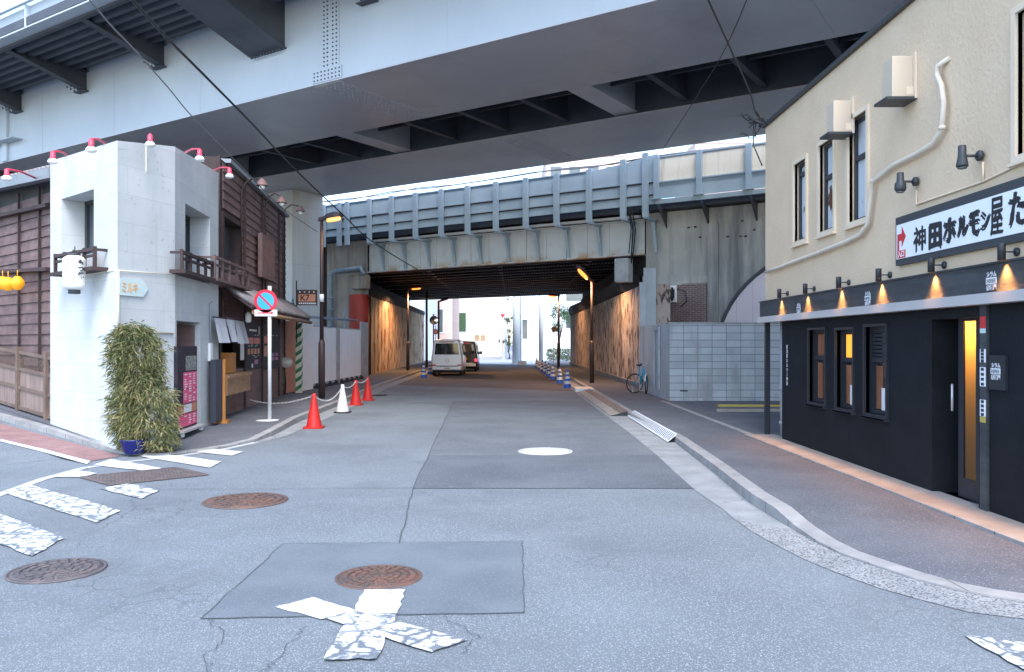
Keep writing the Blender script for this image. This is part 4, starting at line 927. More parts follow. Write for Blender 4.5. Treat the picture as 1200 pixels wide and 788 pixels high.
# downlights
names = ['first', 'second', 'third', 'fourth', 'fifth', 'sixth', 'seventh', 'eighth']
proto = None
for i, (px, py) in enumerate([(915, 349), (945.5, 343), (985, 335), (1032, 327), (1094, 315), (1177, 300), (1297, 283)]):
    a, z = rf.hit(px, py, .12); z = zbt + .09
    lb = names[i] + ' black cylinder downlight counted from the far corner of the dark fascia band'
    if proto is None:
        c = rf.pt(a, z, 0); t = proto = thing('wall_downlight', lb, 'downlight', c, 'cylinder downlights over the fascia band')
        m = MB(); m.lathe([(.038, 0), (.038, .02), (.02, .03)], c, 14, axis='x')
        for v in m.v: v.x = 2 * c.x - v.x
        m.tube([c - Vector((.02, 0, 0)), c - Vector((.12, 0, 0))], .008, 6); m.build('wall_base', 'window_frame', t)
        m = MB(); m.lathe([(.032, .075), (.034, .07), (.034, -.075), (.028, -.075), (.028, -.05)], c - Vector((.145, 0, 0)), 16); m.build('lamp_head', 'black_metal', t)
        m = MB(); m.lathe([(.027, -.06), (.001, -.06)], c - Vector((.145, 0, 0)), 14, cap=False); m.build('lens', 'lamp_warm', t)
        ld = bpy.data.lights.new('lamp_light', 'SPOT'); ld.energy = 40; ld.color = (1, .38, .09); ld.spot_size = R(80); ld.spot_blend = 1.0; ld.shadow_soft_size = .02
        lo = bpy.data.objects.new('lamp_light', ld); COL.objects.link(lo); lo.parent = t; lo.location = (-.145, 0, -.08); lo.rotation_euler = (0, R(-6), 0)
    else: copy_tree(proto, rf.pt(a, z, 0), 0, lb)

# ================================================================== WHITE CORNER TOWER
TA, TB, TC, TD = gl(59, 497, .1)[:2], g(137, 524, .1), g(205, 513, .1), g(256, 494, .1)
def ht(p, y): return H + (HY - y) / F * p[1]
fA, fB, fC = Face(TA, TB), Face(TB, TC), Face(TC, TD)
zA, zB, zC, zD = ht(TA, 189), ht(TB, 165), ht(TC, 172), ht(TD, 203)
tw = thing('corner_building', 'white stone clad corner building with slim recessed windows and a bamboo bush before it', 'building', (-7, 14, 0))
hA = hole(fA, 72, 110, 222, 297, 109); 
hC = [hole(fC, 217, 246, 240, 326, 220), hole(fC, 207, 235, 376, 520, 210)]
hC[1] = (hC[1][0], hC[1][1], 0.0, hC[1][3])
sA = (hA[1] + fA.L) / 2; zS = zA + (zB - zA) * sA / fA.L
m = MB(); fA.wall(m, 0, sA, -.0, zA, zS, .45, [hA]); fA.wall(m, sA, fA.L, 0, zS, zB, .012); m.build('wall', 'tower_tile', tw)
m = MB(); fB.wall(m, 0, fB.L, 0, zB, zC, .012); m.build('wall', 'tower_tile', tw)
m = MB(); fC.wall(m, 0, fC.L, -.0, zC, zD, .45, hC); m.build('wall', 'tower_tile', tw)
cen_ = Vector((-8.6, 16.6))
m = MB(); pin = [fA.pt(.0, 0, -.5), fA.pt(sA - .1, 0, -.5), fC.pt(.25, 0, -.5), fC.pt(fC.L, 0, -.5), Vector((-9.5, 19.5, 0))]
m.hexa([pin[0], pin[1], pin[3], pin[4]] + [p + Vector((0, 0, 4.7)) for p in (pin[0], pin[1], pin[3], pin[4])]); m.build('inner_core', 'reveal_concrete', tw)
m = MB(); m.face([fA.pt(0, zA - .12, -.01), fA.pt(fA.L, zB - .12, -.01), fC.pt(0, zC - .12, -.01), fC.pt(fC.L, zD - .12, -.01), Vector((-9.5, 19.5, 5.2))]); m.build('roof', 'roof_metal', tw)
m = MB(); fD = Face(TD, (-9.0, 20.0)); m.hexa([Vector((TD[0], TD[1], 0)), Vector((-9.6, 19.2, 0)), Vector((-9.7, 18.9, 0)), Vector((TD[0] - .1, TD[1] - .4, 0)), Vector((TD[0], TD[1], zD)), Vector((-9.6, 19.2, zD)), Vector((-9.7, 18.9, zD)), Vector((TD[0] - .1, TD[1] - .4, zD))]); m.build('wall', 'tower_tile', tw)
def railing(f, a0, a1, z0, z1, parent, off=.16, mm='wood_batten', n=3):
    m = MB(); f.box(m, a0, a1, z1 - .05, z1, off, off + .06); f.box(m, a0, a1, z0 + (z1 - z0) * .62, z0 + (z1 - z0) * .62 + .04, off, off + .04); f.box(m, a0 - .05, a1 + .05, z0, z0 + .06, -.0, off + .1)
    for i in range(n + 1):
        a = a0 + (a1 - a0) * i / n; f.box(m, a - .025, a + .025, z0, z1 + .02, off + .002, off + .05)
    for a in (a0, a1): f.box(m, a - .02, a + .02, z1 - .05, z1 - .01, 0, off)
    m.build('balcony_rail', mm, parent)
def recess_window(f, h, parent):
    a0, a1, z0, z1 = h; m = MB(); f.box(m, a0, a1, z0, z1, -.47, -.43); 
    wo = m.build('window', 'glass_grey', parent); m = MB()
    for (p, q, r, s) in ((a0, a0 + .09, z0, z1), (a1 - .03, a1, z0, z1), (a0, a1, z1 - .06, z1)): f.box(m, p + .001, q - .001, r + .001, s - .001, -.429, -.38)
    m.build('frame', 'window_frame', wo)
recess_window(fA, hA, tw); recess_window(fC, hC[0], tw)
a0, zz_ = fA.hit(64, 296, .2); a1, _ = fA.hit(110, 290, .2); railing(fA, a0, a1, fA.hit(85, 321, .2)[1], fA.hit(85, 295, .2)[1], tw, n=4)
a0 = fC.hit(214, 300, .2)[0]; a1 = fC.hit(250, 300, .2)[0]; railing(fC, a0, a1, fC.hit(230, 325, .2)[1], fC.hit(230, 300, .2)[1], tw, n=4)
m = MB(); f = fC; a0, a1, z0, z1 = hC[1]; f.box(m, a0, a1, 0.1, z1, -.49, -.46); m.build('doorway_back', 'reveal_concrete', tw)
m = MB(); f.box(m, a1 - .18, a1 - .02, z1 - .9, z1 - .05, -.4, -.1); m.build('doorway_post', 'wood_red', tw)
# cable frame on tower corner face
m = MB()
q = [fA.pt(*fA.hit(100, 322, .02), .02), fA.pt(*fA.hit(120, 319, .02), .02), fB.pt(.01, fA.hit(135, 317, .02)[1], .02), fB.pt(.01, fB.hit(139, 388, .02)[1], .02), fB.pt(*fB.hit(203, 391, .02), .02)]
m.tube(q, .016, 6); m.tube([fB.pt(.01, fA.hit(135, 317, .02)[1], .02), fB.pt(*fB.hit(203, 322, .02), .02)], .008, 6); m.build('wall_cable', 'cream_paint', tw)
for px, yt, yb in ((75, 186, 218), (122, 172, 208), (172, 170, 202)):
    m = MB(); f = fA if px < 137 else fB; a, zt_ = f.hit(px, yt, .01); _, zb_ = f.hit(px, yb, .01); f.box(m, a - .012, a + .012, zb_, zt_, 0, .012); m.build('wall_cable', 'cream_paint', tw)
# small arrow sign
t = thing('arrow_sign', 'small pale teal arrow shaped sign with orange characters on the white corner wall', 'sign', fB.pt(*fB.hit(155, 338)))
a0, z0 = fB.hit(140, 346, .03); a1, z1 = fB.hit(168, 329, .03); at_ = fB.hit(174, 338, .03)[0]
m = MB(); m.prism([fB.pt(a0, z0), fB.pt(a1, z0), fB.pt(at_, (z0 + z1) / 2), fB.pt(a1, z1), fB.pt(a0, z1)], fB.n * .03); m.build('sign_board', 'sign_teal', t)
text_mesh('ミルキ', (z1 - z0) * .72, fB.pt(a0 + .04, z0 + .06, .034), fB.d, ez, 'sign_orange', t, 'lettering', .001, .004, sx=.62)
# lantern
a, z = fA.hit(87, 320, .35); c = fA.pt(a, z, .35)
t = thing('paper_lantern', 'white cylindrical paper lantern hanging below the tower balcony rail', 'lantern', c)
m = MB(); prof = [(.09, -.27), (.14, -.25)]
for i in range(13): zz_ = -.22 + i * .44 / 12; prof.append((.165 + (.004 if i % 2 else -.004), zz_))
prof += [(.13, .25), (.09, .27)]; m.lathe(prof, c, 24); m.build('lantern_body', 'lantern_white', t)
m = MB(); m.lathe([(.09, -.33), (.09, -.27)], c, 20); m.lathe([(.09, .272), (.09, .30)], c, 20); m.tube([c + Vector((0, 0, .3)), c + Vector((0, .02, .42))], .01, 6); m.build('lantern_cap', 'window_frame', t)
text_mesh(['も', 'つ', '焼'], .10, c + Vector((.15, -.082, .12)), Vector((.48, .88, 0)), ez, 'sign_ink', t, 'lettering', .001, .004, 'CENTER', vertical=True)
# ---- bamboo bush in a blue pot
x, y = g(163, 527, .1); x -= .08
t = thing('bamboo_bush', 'tall shaggy bamboo bush in a glossy blue pot against the white corner building', 'plant', (x, y, .04))
m = MB(); m.lathe([(.12, .0), (.17, .1), (.20, .2), (.21, .22), (.19, .22), (.17, .17), (.01, .17)], (x, y, .04), 24, cap=False); m.build('pot', 'pot_blue', t)
rnd = random.Random(3); stems = MB(); lv = [MB(), MB(), MB()]
def leafq(mb, p, d, L, wd, rnd):
    d = d.normalized(); s = d.orthogonal().normalized(); s = Matrix.Rotation(rnd.uniform(0, 6.28), 3, d) @ s
    mid = p + d * L * .5 + Vector((0, 0, -.1 * L)); tip = p + d * L + Vector((0, 0, -.3 * L))
    mb.face([p, mid + s * wd, tip, mid - s * wd])
def bushx(u):      # half widths of the crown against the height above the ground
    tab = [(0.0, .36), (.3, .50), (.6, .52), (.9, .45), (1.15, .42), (1.4, .48), (1.65, .42), (1.85, .22), (1.95, .05)]
    for (a, b), (c_, d_) in zip(tab, tab[1:]):
        if a <= u <= c_: return (b + (d_ - b) * (u - a) / (c_ - a)) * .88
    return .05
for k in range(70):
    top = rnd.uniform(.7, 1.8); ang = rnd.uniform(0, 6.28); rr = bushx(top) * math.sqrt(rnd.random())
    dx = .06 - .05 * top
    p0 = Vector((x + rnd.uniform(-.12, .12), y + rnd.uniform(-.1, .1), .2)); p2 = Vector((x + dx + rr * math.cos(ang), y + .15 + .75 * rr * math.sin(ang), .1 + top)); p1 = p0.lerp(p2, .5) + Vector((0, 0, .15))
    stems.tube([p0, p1, p2], [.008, .006, .003], 4, cap=False)
for k in range(1500):
    u = rnd.uniform(.02, 1.88); rr = bushx(u) * (rnd.random() ** .4) * rnd.uniform(.85, 1.12); ang = rnd.uniform(0, 6.28)
    p0 = Vector((x + .10 - .09 * u + rr * math.cos(ang) + (.10 if u < .9 else 0) * (math.cos(ang) > 0), y + .12 + .72 * rr * math.sin(ang), .1 + u))
    out = Vector((math.cos(ang), math.sin(ang), rnd.uniform(-.5, .4))).normalized()
    dry = .50 if u < 1.0 else .22
    w3 = rnd.random(); q_ = 1 if w3 < dry else (0 if w3 < .82 else 2)
    for j in range(rnd.randint(5, 11)):
        p = p0 + Vector((rnd.gauss(0, .035), rnd.gauss(0, .035), rnd.gauss(0, .035)))
        d = out + Vector((rnd.gauss(0, .75), rnd.gauss(0, .75), rnd.gauss(-.25, .55)))
        leafq(lv[q_ if rnd.random() < .8 else rnd.choice((0, 1, 2))], p, d, rnd.uniform(.06, .15), rnd.uniform(.005, .0095), rnd)
for k in range(40):
    u = rnd.uniform(.3, 1.85); ang = rnd.uniform(0, 6.28); rr = bushx(u) * 1.25; p0 = Vector((x + .05 + rr * math.cos(ang), y + .12 + .7 * rr * math.sin(ang), .1 + u)); c_ = Vector((x, y + .1, .1 + u - .2))
    stems.tube([c_, p0], [.004, .002], 4, cap=False)
    for j in range(6): leafq(lv[0], c_.lerp(p0, rnd.uniform(.7, 1.03)), Vector((math.cos(ang), math.sin(ang), -.3)) + Vector((rnd.gauss(0, .6), rnd.gauss(0, .6), rnd.gauss(0, .5))), rnd.uniform(.08, .14), .008, rnd)
stems.build('stem', 'leaf_dry', t)
al = MB()
for i_, l_ in enumerate(lv):
    al.mi = i_
    for fc in l_.f: al.face([l_.v[q] for q in fc])
al.build('foliage', ['leaf_bamboo', 'leaf_dry', 'leaf_dark'], t)
# weed at the wall foot
m = MB(); wx, wy = g(120, 517, .1)
for k in range(90): p = Vector((wx + rnd.uniform(-.12, .12), wy + rnd.uniform(-.1, .1), .1 + rnd.random() * .32)); leafq(m, p, Vector((rnd.uniform(-1, 1), rnd.uniform(-1, 1), rnd.uniform(0, 1))), .07, .018, rnd)
tag(m.build('weed', 'leaf_green', origin=(wx, wy, .1)), 'small light green weed growing at the foot of the white wall', 'weed')

# menu banner stand in the tower doorway
sp0 = fC.pt(*fC.hit(208, 440, -.02), -.02); mf = fC
a0, a1 = mf.hit(208, 440, .05)[0], mf.hit(231, 440, .05)[0]; zt_ = mf.hit(220, 406, .05)[1]; zb_ = .22
t = thing('menu_banner', 'tall pink and black menu board on castors standing in the doorway', 'menu board', mf.pt((a0 + a1) / 2, .1, .05))
m = MB(); mf.box(m, a0, a1, zb_, zt_, -.02, .05); m.build('board', 'poster_dark', t)
m = MB(); mf.box(m, a1, a1 + .05, zb_ - .02, zt_, -.04, .06); mf.box(m, a0 - .02, a1 + .08, zb_ - .05, zb_ - .01, -.12, .16); m.build('board_frame', 'aluminium', t)
def mp(m, u0, u1, v0, v1, o=.052): mf.box(m, a0 + (a1 - a0) * u0, a0 + (a1 - a0) * u1, zt_ - (zt_ - zb_) * v1, zt_ - (zt_ - zb_) * v0, .05, o)
m = MB(); mp(m, .28, .98, .32, .52); mp(m, .28, .98, .53, .70); mp(m, .02, .98, .83, .98); m.build('printed_panels', 'poster_pink', t)
m = MB(); mp(m, .4, .95, .12, .3); m.build('food_picture', 'poster_grey', t)
m = MB(); mp(m, .02, .28, .71, .82); mp(m, .72, .96, .71, .82); m.build('food_picture', 'poster_food', t)
m = MB(); mp(m, .3, .7, .715, .815); m.build('printed_panels', 'poster_white', t)
m = MB(); rr_ = random.Random(8)
for v in [.34 + .03 * i for i in range(12)] + [.85 + .03 * i for i in range(4)]:
    for u in (.34, .56, .78):
        if rr_.random() < .75: mp(m, u, u + rr_.uniform(.06, .14), v, v + .014, .054)
m.build('menu_print', 'poster_white', t)
m = MB()
for u in (a0 + .05, a1):
    for o in (-.1, .12): m.lathe([(.035, -.012), (.035, .012)], mf.pt(u, .135, o), 10, axis='y')
m.build('castor', 'label_white', t)
# small notice on tower wall
a, z = fC.hit(247, 413, .03); m = MB(); fC.box(m, a - .1, a + .1, z - .18, z + .18, 0, .05); t = thing('mail_box', 'small white box with a cable on the tower wall beside the menu board', 'box', fC.pt(a, z)); m.build('box_case', 'white_plastic', t, bevel=.01)
m = MB(); m.tube([fC.pt(a, z + .18, .02), fC.pt(a + .0, z + .95, .02), fC.pt(a + .12, z + 1.0, .02)], .01, 6); m.build('box_cable', 'fence_grey', t)

# ================================================================== TIMBER HOUSE, LEFT STREET SIDE
def siding(f, mb, a0, a1, z0, z1, h=.2, off=0, holes=()):
    n = int((z1 - z0) / h)
    for i in range(n):
        zz0 = z0 + i * h; zz1 = min(zz0 + h, z1); segs = [(a0, a1)]
        for (p, q, r, s) in holes:
            if r < (zz0 + zz1) / 2 < s: segs = [x_ for sg_ in segs for x_ in ((sg_[0], min(sg_[1], p)), (max(sg_[0], q), sg_[1])) if x_[1] - x_[0] > .01]
        for (p, q) in segs:
            mb.hexa([f.pt(p, zz0, off), f.pt(q, zz0, off), f.pt(q, zz0, off + .035), f.pt(p, zz0, off + .035), f.pt(p, zz1, off), f.pt(q, zz1, off), f.pt(q, zz1 - .004, off + .008), f.pt(p, zz1 - .004, off + .008)])
LB = gl(57, 492, .1)[:2]; dv = DL
dz = hz(*LB); LE = Vector(LB) + dv * 14
lf = Face((LB[0], LB[1]), (LE.x, LE.y)); LRISE = Vector((0, 0, RISE))
hs = thing('timber_house', 'dark clapboard timber house with lattice fence, left of the white corner building', 'house', lf.pt(3, 0))
zl = lf.hit(58, 204)[1]; zl2 = lf.hit(0, 216)[1]
def zroof(a): 
    aa0 = lf.hit(58, 204)[0]; aa1 = lf.hit(0, 216)[0]; return zl + (zl2 - zl) * (a - aa0) / (aa1 - aa0)
m = MB(); siding(lf, m, -.6, 13.5, .0, zl - .05, .21, -.3); m.build('siding', 'wood_siding', hs)
m = MB(); lf.box(m, -.6, 13.5, 0, zl + .3, -3, -.3); m.build('house_core', 'blackish', hs)
m = MB()
for px in (-60, -30, -5, 22, 46): a_ = lf.hit(px, 300, -.24)[0]; lf.box(m, a_ - .02, a_ + .02, .1, zl - .05, -.262, -.22)
m.build('battens', 'wood_batten', hs)
m = MB()
for y0_, y1_ in ((253, 241), (318, 316)):
    aa, za_ = lf.hit(0, y0_, -.2); ab_, zb__ = lf.hit(57, y1_, -.2)
    m.hexa([lf.pt(ab_, zb__ - .03, -.262), lf.pt(aa * 3, zb__ + (za_ - zb__) * 3 - .03, -.262), lf.pt(aa * 3, zb__ + (za_ - zb__) * 3 - .03, -.14), lf.pt(ab_, zb__ - .03, -.14), lf.pt(ab_, zb__ + .04, -.262), lf.pt(aa * 3, zb__ + (za_ - zb__) * 3 + .04, -.262), lf.pt(aa * 3, zb__ + (za_ - zb__) * 3 + .04, -.14), lf.pt(ab_, zb__ + .04, -.14)])
m.build('rails', 'wood_batten', hs)
P0 = [lf.pt(-.3, zl + .02, -.6), lf.pt(-.3, zl - .12, .1), lf.pt(-.3, zl + .06, .12), lf.pt(-.3, zl + .4, -.9)]
dvec = lf.d * 13.5 + Vector((0, 0, .7)); m = MB(); m.prism(P0, dvec)
m.build('roof', 'roof_metal', hs)
m = MB()
for i in range(60):
    b = lf.pt(-.2 + i * .2, zl + .1 + .7 * (i * .2) / 13.5, .05); m.tube([b, b + Vector((0, 0, .22)) - lf.n * .6], .04, 6)
m.build('roof_ridges', 'roof_tile', hs)
# bamboo fence
t = thing('bamboo_fence', 'brown bamboo panel fence with a lattice top in front of the dark timber house', 'fence', lf.pt(2, .3))
def sl(m, a0, a1, z0, z1, o0, o1):
    h0, h1 = dz + RISE * a0, dz + RISE * a1
    m.hexa([lf.pt(a0, z0 + h0, o0), lf.pt(a1, z0 + h1, o0), lf.pt(a1, z0 + h1, o1), lf.pt(a0, z0 + h0, o1), lf.pt(a0, z1 + h0, o0), lf.pt(a1, z1 + h1, o0), lf.pt(a1, z1 + h1, o1), lf.pt(a0, z1 + h0, o1)])
m = MB(); sl(m, -.25, 12, .18, .92, -.02, .02); m.build('fence_panel', 'bamboo_panel', t)
m = MB()
for z_ in (.17, .56, .92, 1.24): sl(m, -.25, 12, z_ - .03, z_ + .03, .021, .05)
m.build('fence_rail', 'fence_wood', t)
m = MB(); sl(m, -.25, 12, .02, .12, -.3, -.05); m.build('fence_footing', 'gutter_concrete', t)
pi_ = lf.hit(24, 450)[0]
for k in range(-1, 7):
    a = pi_ + k * 1.45
    if a < -.25: continue
    m = MB(); sl(m, a - .05, a + .05, .05, 1.34, -.04, .08); m.build('fence_post', 'fence_wood', t)
m = MB()
for k in range(150):
    a = -.25 + k * .085
    for s_ in (1, -1):
        a2 = a + s_ * .24
        if a2 < -.25: continue
        p, q = lf.pt(a, .95 + dz + RISE * a, .03 + .006 * s_), lf.pt(a2, 1.21 + dz + RISE * a2, .03 + .006 * s_); dd_ = (q - p).normalized(); nn_ = dd_.cross(lf.n).normalized() * .008
        m.face([p - nn_, q - nn_, q + nn_, p + nn_])
m.build('lattice', 'fence_wood', t)
# yellow lanterns on a string
yl = []
for i, (px, py) in enumerate([(-8, 331), (3, 332), (9.5, 333), (20.5, 332)]):
    a, z = lf.hit(px, py, .1); c = lf.pt(a, z, .1)
    m = MB(); m.lathe([(.05, -.13)] + [(.125 * math.sin(math.pi * (j + 1) / 8) ** .5, -.13 + .26 * (j + 1) / 8) for j in range(7)] + [(.05, .13)], c, 16); m.tube([c + Vector((0, 0, .12)), c + Vector((0, 0, .25))], .008, 5)
    lb = ['small yellow paper lantern farthest from the white corner building', 'second small yellow paper lantern from the left end of the string', 'lowest small yellow paper lantern, tucked between two others', 'small yellow paper lantern nearest the white corner building'][i]
    tag(m.build('yellow_lantern', 'lantern_yellow', origin=c), lb, 'lantern', 'yellow lanterns hanging on the timber wall')

# ================================================================== TIMBER HOUSE BESIDE THE PAVEMENT (takeaway shop)
W0, W1 = g(259, 488.5, .1), g(334, 461.5, .1)
wf = Face(W0, W1)
sh = thing('timber_shop', 'red brown clapboard takeaway shop with tiled awning, takeaway counter and posters', 'shop building', wf.pt(4, 0))
z0_, z1_ = wf.hit(262, 205)[1], wf.hit(334, 254)[1]
hw = hole(wf, 258.5, 281, 255, 325, 270); hk = hole(wf, 256, 286, 400, 437, 270); hk = (hk[0], wf.hit(287, 400)[0], 1.12, 2.2)
m = MB(); siding(wf, m, .12, wf.L, .1, 5.75, .2, 0, [hw, hk]); m.build('siding', 'wood_red', sh)
m = MB(); wf.box(m, .12, hk[0] - .01, .1, 5.75, -.3, -.001); wf.box(m, hk[1] + .01, wf.L, .1, 5.75, -.3, -.001); wf.box(m, .12, wf.L, .1, hk[2], -.31, -.002); wf.box(m, .12, wf.L, hk[3], hw[2], -.31, -.002); wf.box(m, .12, wf.L, hw[3], 5.76, -.31, -.002); wf.box(m, 1.0, wf.L, .1, 5.7, -2.4, -1.3); wf.box(m, hw[1], wf.L, 2.2, 5.7, -1.4, -.3); wf.box(m, wf.L - .2, wf.L - .001, .1, 5.74, -2.4, -.3); m.build('house_core', 'wood_batten', sh)
m = MB()
for px in (257, 287, 307.5, 327, 333.5): a = wf.hit(px, 420, .05)[0]; wf.box(m, a - .03, a + .03, .1, 5.75, .03, .07)
m.build('battens', 'wood_batten', sh)
m = MB(); wf.box(m, .4, wf.L + .1, 5.76, 5.85, -2.4, .12); m.build('roof', 'roof_metal', sh)
# upper window and balcony
m = MB(); a0, a1, zb_, zt_ = hw; wf.box(m, a0, a1, zb_, zt_, -.28, -.24); wo = m.build('window', 'glass_grey', sh)
m = MB(); wf.box(m, a0, a0 + .1, zb_, zt_, -.239, .06); wf.box(m, a1 - .08, a1, zb_, zt_, -.239, .06); wf.box(m, a0 + (a1 - a0) * .25, a0 + (a1 - a0) * .32, zb_, zt_, -.239, -.15); wf.box(m, a0 + .1, a1 - .08, zt_ - .1, zt_, -.239, .06); m.build('frame', 'wood_batten', wo)
a0 = wf.hit(256, 320, .5)[0]; a1 = wf.hit(295, 320, .5)[0]; zb_, zt_ = wf.hit(275, 335, .5)[1], wf.hit(275, 308, .5)[1]; railing(wf, a0, a1, zb_, zt_, sh, .4, 'wood_siding', 5)
# blank board on the upper wall
a0, zt_ = wf.hit(305, 273, .15); a1, zb_ = wf.hit(320, 331, .15); m = MB(); wf.box(m, a0, a1, zb_, zt_, .08, .2); tag(m.build('wall_board', 'wood_red', origin=wf.pt(a0, zb_), bevel=.02), 'plain rust red rectangular board fixed high on the timber shop wall', 'board')
# tiled awning
zt_, zb_ = wf.hit(300, 343)[1], wf.hit(300, 359, .8)[1]
zt_ = 3.02; zb_ = 2.5
m = MB(); aL = wf.L + .15
m.hexa([wf.pt(-.4, zt_ - .06, .04), wf.pt(aL, zt_ - .06, .04), wf.pt(aL, zb_ - .06, .75), wf.pt(-.4, zb_ - .06, .75), wf.pt(-.4, zt_, .04), wf.pt(aL, zt_, .04), wf.pt(aL, zb_, .75), wf.pt(-.4, zb_, .75)])
aw = m.build('awning', 'wood_batten', sh)
m = MB()
nn_ = 30
for i in range(nn_ + 1):
    a = -.38 + (aL + .36) * i / nn_; m.tube([wf.pt(a, zt_ + .03, .04), wf.pt(a, zb_ + .03, .80)], .05, 8)
for i in range(4): o = .2 + i * .18; zz_ = zt_ + (zb_ - zt_) * (o - .04) / .71; wf.box(m, -.4, aL, zz_ - .01, zz_ + .035, o - .02, o)
m.build('awning_tiles', 'roof_tile', aw)
m = MB(); m.tube([wf.pt(-.4, zb_ - .12, .78), wf.pt(aL + .1, zb_ - .12, .78)], .05, 8); m.build('awning_gutter', 'wood_light', aw)
# noren
t = thing('shop_curtain', 'short pale grey split curtain hanging over the takeaway counter', 'curtain', wf.pt(.5, 2.2, .1))
a0, a1 = wf.hit(252, 390, .35)[0], wf.hit(287, 390, .35)[0]; zt_n, zb_n = wf.hit(270, 374, .35)[1], wf.hit(270, 402, .35)[1]
for k in range(3):
    p, q = a0 + (a1 - a0) * k / 3, a0 + (a1 - a0) * (k + 1) / 3; m = MB(); m.smooth = True; rows = 7; cols = 7; base = len(m.v)
    for r_ in range(rows):
        for c_ in range(cols):
            u = c_ / (cols - 1); v = r_ / (rows - 1); m.v.append(wf.pt(p + (q - p) * (.02 + .96 * u - .05 * v * math.sin(k + 1)), zt_n + (zb_n - zt_n) * v + .02 * math.sin(k * 2), .33 + .05 * v * math.sin(u * 9 + k * 2) + .1 * v))
    for r_ in range(rows - 1):
        for c_ in range(cols - 1): A_ = base + r_ * cols + c_; m.addf([A_, A_ + 1, A_ + cols + 1, A_ + cols])
    m.build('curtain_panel', 'noren', t)
m = MB(); m.tube([wf.pt(a0 - .1, zt_n, .33), wf.pt(a1 + .1, zt_n, .33)], .015, 6); m.build('curtain_rod', 'wood_batten', t)
# counter
m = MB(); ca0, ca1 = wf.hit(262, 445, .3)[0], wf.hit(289, 440, .3)[0]; wf.box(m, ca0, ca1, .98, 1.05, .04, .42); wf.box(m, ca0, ca1, .62, .98, .06, .38); m.build('counter', 'wood_light', sh)
m = MB(); wf.box(m, hk[0], hk[1], hk[2], hk[3], -1.29, -1.25); m.build('lit_interior', 'warm_lit_wood', sh)
m = MB(); p = wf.pt((hk[0] + hk[1]) / 2 + .3, 1.9, -.5); m.lathe([(.08, -.25), (.12, -.2), (.12, .2), (.06, .25)], p, 14); tag(m.build('hanging_lantern', 'lantern_yellow', origin=p), 'bright yellow lantern hanging inside the takeaway window', 'lantern')
m = MB(); wf.box(m, hk[0] + .2, hk[0] + .75, 1.06, 1.5, -.2, .2); m.build('till_box', 'wood_orange', sh)
# sandwich board
t = thing('standing_sign', 'narrow dark blue standing sign with orange wooden edge beside the takeaway counter', 'sign board', wf.pt(0.1, .1, .4))
a0, z1b = wf.hit(254, 422, .42); a1 = wf.hit(262, 440, .42)[0]; m = MB(); wf.box(m, a0, a1, .16, z1b, .3, .4); m.build('board', 'sandwich_navy', t)
m = MB(); wf.box(m, a1, a1 + .07, .12, z1b + .0, .25, .45); wf.box(m, a1 - .05, a1 + .25, .1, .16, .2, .5); m.build('board_edge', 'wood_orange', t)
# posters
for (x0p, x1p, y0p, y1p, lb, rows_) in ((289, 306, 377, 434, 'black menu poster with red dish pictures, nearer the counter, on the shop wall', 1), (309, 328, 377, 434, 'black menu poster behind the no parking sign pole on the shop wall', 2)):
    a0, zt_ = wf.hit(x0p, y0p, .08); a1, _ = wf.hit(x1p, y0p, .08); zb_ = wf.hit(x0p, y1p, .08)[1]
    t = thing('menu_poster', lb, 'poster', wf.pt(a0, zb_), 'black menu posters on the shop wall')
    m = MB(); wf.box(m, a0, a1, zb_, zt_, .05, .07); m.build('poster_sheet', 'poster_dark', t)
    def pp(m, u0, u1, v0, v1, o=.072): wf.box(m, a0 + (a1 - a0) * u0, a0 + (a1 - a0) * u1, zt_ - (zt_ - zb_) * v1, zt_ - (zt_ - zb_) * v0, .07, o)
    m = MB()
    if rows_ == 1: pp(m, .08, .48, .33, .46); pp(m, .53, .93, .33, .46)
    else: pp(m, .04, .35, .3, .45)
    m.build('dish_picture', 'poster_red', t)
    m = MB()
    if rows_ == 1:
        for i in range(4): pp(m, .1 + i * .22, .25 + i * .22, .56, .68)
    else: pp(m, .04, .35, .5, .72)
    m.build('dish_picture', 'poster_food', t)
    m = MB(); rr_ = random.Random(5 + rows_)
    if rows_ == 1:
        pp(m, .2, .7, .15, .19); pp(m, .85, .9, .08, .26); pp(m, .35, .45, .88, .97)
    for i in range(12): u = rr_.uniform(.1, .8); v = rr_.choice([.48, .5, .71, .74, .27]); pp(m, u, u + .1, v, v + .012)
    m.build('poster_print', 'poster_white', t)
    m = MB()
    if rows_ == 2:
        for v in (.66, .75): pp(m, .5, .66, v, v + .07); pp(m, .72, .9, v, v + .07)
    else: pp(m, .55, .8, .8, .9)
    m.build('poster_print', 'poster_mauve', t)
a0, zt_ = wf.hit(283, 402, .08); a1, zb_ = wf.hit(287, 422, .08); m = MB(); wf.box(m, a0, a1, zb_, zt_, .05, .062); 
tag(m.build('notice', 'poster_white', origin=wf.pt(a0, zb_)), 'narrow white notice on the wall between the curtain and the first poster', 'notice')
m = MB(); c = wf.pt(*wf.hit(291, 371, .5), .5); m.lathe([(.03, .1), (.07, .06), (.07, -.1), (.04, -.14)], c, 12); tag(m.build('eave_lamp', 'lamp_bulb', origin=c), 'small white lamp under the tiled awning', 'lamp')

